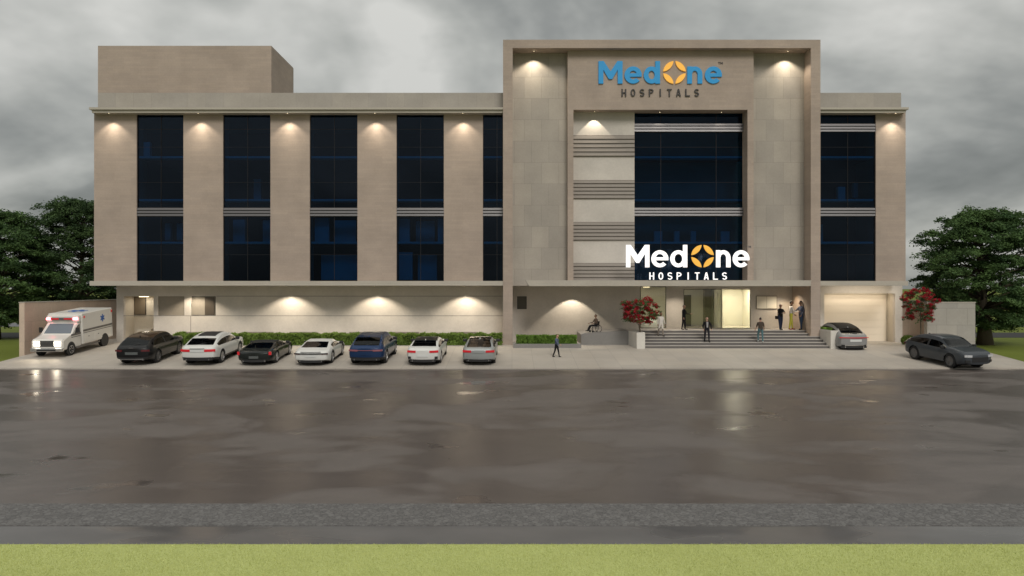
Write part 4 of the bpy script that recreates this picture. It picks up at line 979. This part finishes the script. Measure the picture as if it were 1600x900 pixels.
for s in (-1, 1):
    bm = BM(); x = s*.934; prism_x(bm, [(.82, 1.22), (1.42, 1.22), (1.05, 1.72), (.82, 1.76)], min(x, x+s*.012), max(x, x+s*.012)); ap('side_window', bm, mat('dark_side_glass', (.02, .02, .022), .08, coat=1))
    bm = BM(); box(bm, s*.60-.17, s*.60+.17, 2.60, 2.66, .68, .96, bev=.03); ap('headlight', bm, mat('lit_headlight', (1, .95, .85), .3, emit=(1, .93, .78), es=5))
    bm = BM(); box(bm, s*.80-.16, s*.80+.16, .98, 1.06, 2.02, 2.16, bev=.03); ap('warning_lamp', bm, mat('lit_warning_lamp', (1, .4, .4), .3, emit=(1, .16, .20), es=6))
    bm = BM(); box(bm, min(s*1.041, s*1.06), max(s*1.041, s*1.06), .42, .58, 2.08, 2.22, bev=.006); ap('side_lamp', bm, M['redlight'])
    bm = BM(); box(bm, min(s*1.041, s*1.06), max(s*1.041, s*1.06), -2.72, -2.58, 2.08, 2.25, bev=.006); ap('side_lamp', bm, M['redlight'])
    for z0, z1 in ((1.26, 1.38), (1.16, 1.20)):
        bm = BM(); box(bm, min(s*1.039, s*1.046), max(s*1.039, s*1.046), -2.7, .67, z0, z1); ap('stripe', bm, stripe)
        bm = BM(); box(bm, min(s*.928, s*.936), max(s*.928, s*.936), .73, 1.75, z0-.12, z1-.12); ap('stripe', bm, stripe)
    bm = BM(); box(bm, min(s*1.039, s*1.05), max(s*1.039, s*1.05), -2.73, -2.35, 1.40, 2.36); ap('rear_corner_panel', bm, mat('grey_green_panel', (.20, .22, .19), .5)) if False else bm.free()
    bm = BM(); box(bm, s*1.04-.05 if s > 0 else -1.09-.12, s*1.04+.17 if s > 0 else -1.04+.05, 1.32, 1.40, 1.30, 1.62, bev=.02); ap('mirror', bm, M['plastic'])
    for y, w_ in ((-1.75, .26), (1.8, .24)):
        wheel(am, s*(.93-.10 if y > 0 else 1.0-.10), y, .37, s, M['rim'], w_)
        bm = BM(); c = []
        x_ = s*(.905 if y > 0 else 1.015)
        lathe(bm, [(.43, 0), (.43, s*.028)], 24, 'x', (x_, y, .40)); ap('wheel_arch', bm, M['plastic'])
    bm = BM(); box(bm, min(s*.90, s*1.0), max(s*.90, s*1.0), -1.25, 1.3, .34, .44, bev=.02); ap('running_board', bm, stripe)
    for yq in (-1.0, .1):
        bm = BM(); box(bm, min(s*1.04, s*1.052), max(s*1.04, s*1.052), yq-.42, yq+.42, .62, 1.12); ap('locker_door', bm, wv)
        bm = BM(); box(bm, min(s*1.052, s*1.065), max(s*1.052, s*1.065), yq-.05, yq+.05, .9, .94); ap('locker_handle', bm, M['plastic'])
bm = BM(); box(bm, -.40, .40, 2.6, 2.64, .64, 1.0); gr = ap('grille', bm, M['plastic'])
bm = BM()
for k in range(5): box(bm, -.41, .41, 2.635, 2.66, .66+k*.075, .685+k*.075)
link('grille_bar', bm, M['chrome'], gr)
bm = BM(); box(bm, -.96, .96, 2.55, 2.74, .36, .56, bev=.04); ap('bumper', bm, M['chrome'])
bm = BM(); box(bm, -.55, .55, 2.74, 2.75, .40, .50); ap('lower_grille', bm, M['plastic'])
bm = BM(); box(bm, -.66, .66, 1.0, 1.10, 2.03, 2.17, bev=.03); lb = ap('light_bar', bm, M['alu'])
for s in (-1, 1): bm = BM(); box(bm, s*.40-.24, s*.40+.24, 1.09, 1.13, 2.05, 2.15, bev=.01); link('red_lamp', bm, M['redlight'], lb)
def star(nm, axis, c, r):
    bm = BM()
    for k in range(3):
        a = R(90+60*k); ca, sa = math.cos(a)*r, math.sin(a)*r; wx, wy = -math.sin(a)*r*.2, math.cos(a)*r*.2; o_ = .002*k
        q = [(ca+wx, sa+wy), (ca-wx, sa-wy), (-ca-wx, -sa-wy), (-ca+wx, -sa+wy)]
        if axis == 'z': lo = [bm.verts.new((c[0]+u, c[1]+v, c[2]+o_)) for u, v in q]; hi_ = [bm.verts.new((c[0]+u, c[1]+v, c[2]+.012+o_)) for u, v in q]
        else: sg = 1 if c[0] > 0 else -1; lo = [bm.verts.new((c[0], c[1]+u, c[2]+v)) for u, v in q]; hi_ = [bm.verts.new((c[0]+sg*(.012+o_), c[1]+u, c[2]+v)) for u, v in q]
        bm.faces.new(lo); bm.faces.new(hi_)
        for i in range(4): bm.faces.new((lo[i], lo[(i+1) % 4], hi_[(i+1) % 4], hi_[i]))
    ap(nm, bm, starblue)
star('star_emblem', 'z', (0, -.7, 2.381), .55)
for s in (-1, 1): star('star_emblem', 'x', (s*1.041, -1.55, 1.85), .24)
for s in (-1, 1):
    l_ = bpy.data.lights.new('headlamp_beam', 'SPOT'); l_.energy = 40; l_.spot_size = R(95); l_.spot_blend = 1; l_.color = (1, .85, .62); l_.shadow_soft_size = .08
    q = bpy.data.objects.new('headlamp_beam', l_); COL.objects.link(q); q.parent = am; q.location = (s*.6, 2.70, .80); q.rotation_euler = (R(62), 0, 0)

# ------------------------------------------------------------------ people
skin = [mat('skin_light', (.42, .25, .18), .6), mat('skin_brown', (.22, .12, .075), .6)]
hairm = [mat('black_hair', (.012, .010, .009), .7), mat('brown_hair', (.05, .03, .018), .7), mat('grey_hair', (.28, .26, .24), .7)]
def cloth(nm, c): return mat(nm, c, .85, spec=.2)
def person(label, loc, height, heading, pose, shirt, trousers, shoes, sk=0, hair=0, sleeve=True, coat=False, hairlen=0, sit=False):
    o = empty('person', loc, label, 'person', rot=(0, 0, heading))
    sc_ = height/1.75; J_, E, Rd, Bm = [], [], [], []
    def add(p, r, parent=None, m_=0):
        J_.append(Vector(p)); Rd.append(r if isinstance(r, tuple) else (r, r)); i = len(J_)-1
        if parent is not None: E.append((parent, i)); Bm.append((parent, i, m_))
        return i
    lean = pose.get('lean', 0); hipz = .93
    def up(z, x=0, y=0): dz = z-hipz; return Vector((x, y-math.sin(lean)*dz, hipz+math.cos(lean)*dz))
    pe = add((0, 0, hipz), (.155, .115), None)
    wa = add(up(1.10), (.135, .10), pe, 0); ch = add(up(1.30), (.165, .115), wa, 0); nb_ = add(up(1.43), (.10, .07), ch, 0); ne = add(up(1.50, 0, -.01), .052, nb_, 3); hd = add(up(1.60, 0, -.02), .06, ne, 3)
    feet = []
    for s, nm in ((1, 'L'), (-1, 'R')):
        sw, bend = pose.get('leg'+nm, (0, 0)); out_ = pose.get('stance', .0)
        hip = add((s*.095, 0, .89), .088, pe, 1)
        th = R(sw); kn = Vector((s*(.10+out_*.5), -math.sin(th)*.43, .89-math.cos(th)*.43)); k_ = add(kn, .060, hip, 1)
        t2 = R(sw-bend); an = kn+Vector((s*out_*.5, -math.sin(t2)*.41, -math.cos(t2)*.41)); a_ = add(an, .043, k_, 1)
        he = add(an+Vector((0, .02, -.045)), .04, a_, 2); to = add(an+Vector((s*.02, -.16, -.055)), .036, he, 2); feet.append(an.z-.09)
    hands = []
    for s, nm in ((1, 'L'), (-1, 'R')):
        sw, out_, bend = pose.get('arm'+nm, (0, 8, 10)); c = up(1.39, s*.17); sh_ = add(c, .062, ch, 0)
        th, ou = R(sw), R(out_); d = Vector((s*math.sin(ou), -math.sin(th)*math.cos(ou), -math.cos(th)*math.cos(ou))); el = c+d*.29; e_ = add(el, .044, sh_, 0)
        t2 = R(sw+bend); inn = R(pose.get('in'+nm, 0)); d2 = Vector((s*math.sin(ou-inn), -math.sin(t2)*math.cos(ou-inn), -math.cos(t2)*math.cos(ou-inn))); wr_ = el+d2*.25; w_ = add(wr_, .029, e_, 0 if sleeve else 3)
        pm = add(wr_+d2*.07, .033, w_, 3); hands.append((wr_, d2, s))
    me = bpy.data.meshes.new('tmp'); me.from_pydata([tuple(v) for v in J_], E, []); ob = bpy.data.objects.new('tmp', me); COL.objects.link(ob)
    md = ob.modifiers.new('skin', 'SKIN'); md.use_smooth_shade = True
    for i, sv in enumerate(me.skin_vertices[0].data): sv.radius = Rd[i]; sv.use_root = (i == 0)
    sb = ob.modifiers.new('sub', 'SUBSURF'); sb.levels = 1; sb.render_levels = 1
    dg = bpy.context.evaluated_depsgraph_get(); ev = ob.evaluated_get(dg); bm = BM(); bm.from_mesh(ev.to_mesh()); ev.to_mesh_clear()
    bpy.data.objects.remove(ob); bpy.data.meshes.remove(me)
    for f in bm.faces:
        c = f.calc_center_median(); best, bd = 0, 9
        for a, b, m_ in Bm:
            pa, pb_ = J_[a], J_[b]; ab = pb_-pa; t = max(0, min(1, (c-pa).dot(ab)/max(ab.length_squared, 1e-6))); r_ = Rd[a][0]*(1-t)+Rd[b][0]*t
            d = (c-pa-ab*t).length-r_*.5
            if d < bd: bd, best = d, m_
        if coat and best == 1 and c.z > (.62 if coat is True else coat): best = 0
        f.material_index = best; f.smooth = True
    # head with brow, nose, ears, chin in the same mesh
    hc = up(1.655, 0, -.025); k0 = len(bm.verts)
    r_ = bmesh.ops.create_uvsphere(bm, u_segments=16, v_segments=12, radius=1)
    for v in r_['verts']:
        x, y, z = v.co; v.co = Vector((x*.077, y*.095, z*.118))
        if y < -.2 and z < -.3: v.co.x *= .86; v.co.y -= .004
        if abs(x) < .2 and y < -.85 and -.35 < z < .1: v.co.y -= .020
        if abs(x) > .2 and abs(x) < .6 and y < -.7 and 0 <= z < .3: v.co.y += .008
        v.co += hc
    for s in (-1, 1):
        e = bmesh.ops.create_uvsphere(bm, u_segments=6, v_segments=5, radius=.022)
        for v in e['verts']: v.co = Vector((v.co.x*.4, v.co.y*.8, v.co.z*1.3))+hc+Vector((s*.079, .005, -.005))
    for f in bm.faces:
        if all(v.index == -1 or v.index >= k0 for v in f.verts) and f.calc_center_median().z > hc.z-.13 and (f.calc_center_median()-hc).length < .16: f.material_index = 3; f.smooth = True
    for wr_, d, s in hands:      # palm and five curled fingers
        side = d.cross(Vector((1, 0, 0))).normalized(); nrm = Vector((-s, 0, 0))
        for k, ln in enumerate((.062, .072, .068, .052)):
            b0 = wr_+d*.085+side*(k-1.5)*.019; tube(bm, [b0, b0+d*ln*.55+nrm*.006, b0+d*ln*.85+nrm*.028], [.0095, .0085, .006], 6, 3)
        b0 = wr_+d*.045+side*-.028; tube(bm, [b0, b0+d*.035-side*.022+nrm*.01, b0+d*.06-side*.022+nrm*.025], [.012, .010, .007], 6, 3)
    lo = min(v.co.z for v in bm.verts) if not sit else .0
    off = -lo if not sit else sit-hipz
    for v in bm.verts: v.co = (v.co+Vector((0, 0, off)))*sc_; v.co.x *= 1.17; v.co.y *= 1.17
    b_ = link('body', bm, [shirt, trousers, shoes, skin[sk]], o)
    # eyes
    bm = BM()
    for s in (-1, 1):
        e = bmesh.ops.create_uvsphere(bm, u_segments=6, v_segments=4, radius=.010)
        for v in e['verts']: v.co += hc+Vector((s*.030, -.082, .012))
    for v in bm.verts: v.co = (v.co+Vector((0, 0, off)))*sc_
    link('eyes', bm, M['dark'], o)
    bm = BM(); r_ = bmesh.ops.create_uvsphere(bm, u_segments=16, v_segments=12, radius=1)
    dl = [v for v in bm.verts if v.co.z < (.15 if v.co.y < .1 else (-.45 if not hairlen else -1.1)) and not (v.co.y > .1 and v.co.z > -.45)]
    bmesh.ops.delete(bm, geom=dl, context='VERTS')
    for v in bm.verts:
        n_ = noise.noise(v.co*4)*.05+1.07; v.co = Vector((v.co.x*.082*n_, v.co.y*.102*n_+.004, v.co.z*.125*n_))
        if hairlen and v.co.y > .0 and v.co.z < 0: v.co.z *= 1+hairlen
        v.co += hc
    for v in bm.verts: v.co = (v.co+Vector((0, 0, off)))*sc_
    link('hair', bm, hairm[hair], o, smooth=True)
    def place(p): return (Vector(p)+Vector((0, 0, off)))*sc_
    return o, place, [(place(a+d*.09), d) for a, d, s in hands], sc_
def pos(xp, Y, z): return (px(xp, Y), Y, z)
blk = cloth('black_cloth', (.010, .010, .012)); navy = cloth('navy_jeans', (.02, .028, .06)); wht = cloth('white_cloth', (.62, .58, .54)); dshoe = cloth('dark_shoes', (.012, .011, .010))
def stepz(Y):
    k = int((Y-YB0)/rn); return gp(YB0)+rz*(max(0, min(k, ns-1))+1)
Y = 44.6
person('man in a blue grey shirt and black trousers walking across the forecourt', pos(869.5, Y, gp(Y)), 1.30, R(60), dict(legL=(13, 4), legR=(-9, 12), armL=(-20, 8, 25), armR=(24, 8, 40), lean=.06), cloth('blue_grey_shirt', (.09, .11, .17)), blk, dshoe, 0, 1)
Y = 49.25
person('person in a long white top and pale trousers on the left side of the steps', pos(1032.5, Y, stepz(Y)), 1.52, R(25), dict(legL=(8, 2), legR=(-8, 10), armL=(8, 8, 15), armR=(-8, 8, 25)), wht, cloth('pale_trousers', (.25, .21, .18)), dshoe, 1, 0, coat=.55, hairlen=.9)
o_, pl, hd_, s_ = person('person in a long black coat standing on the landing by the glass doors', pos(1068.5, 50.85, zL), 1.62, R(60), dict(legL=(6, 4), legR=(-5, 3), armL=(20, 8, 70), armR=(0, 8, 15)), blk, blk, dshoe, 0, 0, coat=.52)
Y = 48.55
o_, pl, hd_, s_ = person('person in an open black jacket over a grey shirt walking down the steps', pos(1104.5, Y, stepz(Y)), 1.57, R(0), dict(legL=(12, 8), legR=(-6, 8), armL=(0, 16, 35), armR=(0, 16, 35), inL=18, inR=18), blk, cloth('charcoal_trousers', (.018, .018, .024)), dshoe, 0, 1)
bm = BM(); prism(bm, [(-.05, 1.02), (.05, 1.02), (.07, 1.42), (-.07, 1.42)], -.145, -.115)
for v in bm.verts: v.co = pl(v.co)
link('shirt_front', bm, cloth('grey_shirt', (.30, .29, .29)), o_)
Y = 48.32
o_, pl, hd_, s_ = person('person in a brown vest and teal trousers climbing the steps', pos(1188.5, Y, stepz(Y)), 1.54, R(180), dict(legL=(26, 30), legR=(-6, 4), armL=(5, 12, 20), armR=(12, 12, 20), lean=.05), cloth('brown_vest', (.06, .045, .035)), cloth('teal_trousers', (.08, .16, .18)), cloth('white_shoes', (.5, .5, .48)), 0, 0, sleeve=False)
o_, pl, hd_, s_ = person('woman in a black top and navy jeans holding white papers on the landing', pos(1219.5, 50.8, zL), 1.67, R(15), dict(legL=(-4, 6), legR=(8, 2), armL=(25, 8, 75), armR=(25, 8, 75), inL=45, inR=45), blk, navy, dshoe, 0, 2, hairlen=.4)
bm = BM(); box(bm, -.13, .13, -.36, -.20, 1.14, 1.155)
for v in bm.verts: v.co = pl(v.co)
pp_ = tag(link('papers', bm, M['plate'], None), 'white sheet of papers held by the woman in the black top', 'papers'); pp_.matrix_world = Matrix.Translation(o_.location) @ Matrix.Rotation(R(15), 4, 'Z')
bm = BM(); box(bm, -.32, -.20, -.05, .20, .72, .95, bev=.03); tube(bm, [(-.22, 0, .93), (-.21, .02, 1.2), (-.17, .03, 1.46)], .012, 5)
for v in bm.verts: v.co = pl(v.co)
bg_ = tag(link('shoulder_bag', bm, blk, None), 'black shoulder bag hanging at the side of the woman with papers', 'bag'); bg_.matrix_world = Matrix.Translation(o_.location) @ Matrix.Rotation(R(15), 4, 'Z')
person('man in a white shirt and yellow trousers talking on the landing', pos(1236, 50.95, zL), 1.87, R(80), dict(legL=(8, 4), legR=(-6, 2), armL=(10, 8, 35), armR=(20, 8, 70)), wht, cloth('yellow_trousers', (.42, .40, .06)), cloth('red_shoes', (.22, .03, .02)), 1, 0)
o_, pl, hd_, s_ = person('man in a slate blue shirt reaching out a hand to the man in yellow trousers', pos(1251.5, 50.68, zL), 1.87, R(-80), dict(legL=(4, 2), legR=(-6, 2), armL=(-6, 8, 45), armR=(35, 6, 45)), cloth('slate_shirt', (.07, .08, .12)), cloth('blue_jeans', (.035, .06, .11)), dshoe, 1, 0)
# wheelchair and its user
Y = 50.0; zW = 1.50; ws = .80; hdg = R(-68)
wc = empty('wheelchair', pos(931, Y, zW), 'dark wheelchair with large wheels standing on the ramp', 'wheelchair', rot=(0, 0, hdg)); met = mat('dark_steel_tube', (.08, .08, .085), .35, .9)
def wl(nm, bm, m_, parent=wc, smooth=False):
    for v in bm.verts: v.co *= ws
    return link(nm, bm, m_, parent, smooth=smooth)
for s in (-1, 1):
    bm = BM(); n_ = 32
    pts = [(s*.30, .10+.29*math.cos(2*math.pi*k/n_), .30+.29*math.sin(2*math.pi*k/n_)) for k in range(n_+1)]; tube(bm, pts, .018, 6, cap=False); w_ = wl('large_wheel', bm, M['tyre'])
    bm = BM(); pts = [(s*.335, .10+.25*math.cos(2*math.pi*k/n_), .30+.25*math.sin(2*math.pi*k/n_)) for k in range(n_+1)]; tube(bm, pts, .009, 5, cap=False)
    for k in range(10): a = 2*math.pi*k/10; tube(bm, [(s*.30, .10, .30), (s*.30, .10+.28*math.cos(a), .30+.28*math.sin(a))], .004, 4)
    wl('push_rim', bm, M['chrome'], w_)
    bm = BM(); lathe(bm, [(.05, -.012), (.085, -.012), (.085, .012), (.05, .012)], 16, 'x', (s*.26, -.42, .087)); wl('caster', bm, M['tyre'])
bm = BM()
for s in (-1, 1):
    tube(bm, [(s*.26, .30, .95), (s*.26, .20, .93), (s*.26, .18, .50), (s*.26, -.30, .48), (s*.26, -.42, .42), (s*.24, -.60, .15)], .013, 6)
    tube(bm, [(s*.26, -.28, .48), (s*.26, -.28, .70), (s*.26, .18, .70)], .012, 6); tube(bm, [(s*.26, -.40, .42), (s*.26, -.42, .10)], .012, 6); tube(bm, [(s*.26, .12, .50), (s*.26, .10, .30)], .014, 6)
tube(bm, [(-.26, .10, .30), (.26, .10, .30)], .012, 6); tube(bm, [(-.26, -.30, .30), (.26, .12, .48)], .010, 6)
wl('frame', bm, met)
bm = BM(); box(bm, -.25, .25, -.30, .18, .485, .53, bev=.015); wl('seat', bm, M['plastic'])
bm = BM(); box(bm, -.25, .25, .17, .20, .55, .92, bev=.012); wl('backrest', bm, M['plastic'])
bm = BM(); box(bm, -.24, -.03, -.72, -.52, .13, .15); box(bm, .03, .24, -.72, -.52, .13, .15); wl('footrest', bm, M['plastic'])
person('person in a brown top and black trousers sitting in the wheelchair on the ramp', pos(931, Y, zW+.0), 1.75*ws, hdg, dict(legL=(88, 62), legR=(88, 62), armL=(25, 10, 50), armR=(25, 10, 50), lean=-.02, stance=-.02), cloth('brown_top', (.085, .06, .045)), blk, dshoe, 1, 0, sit=.62)
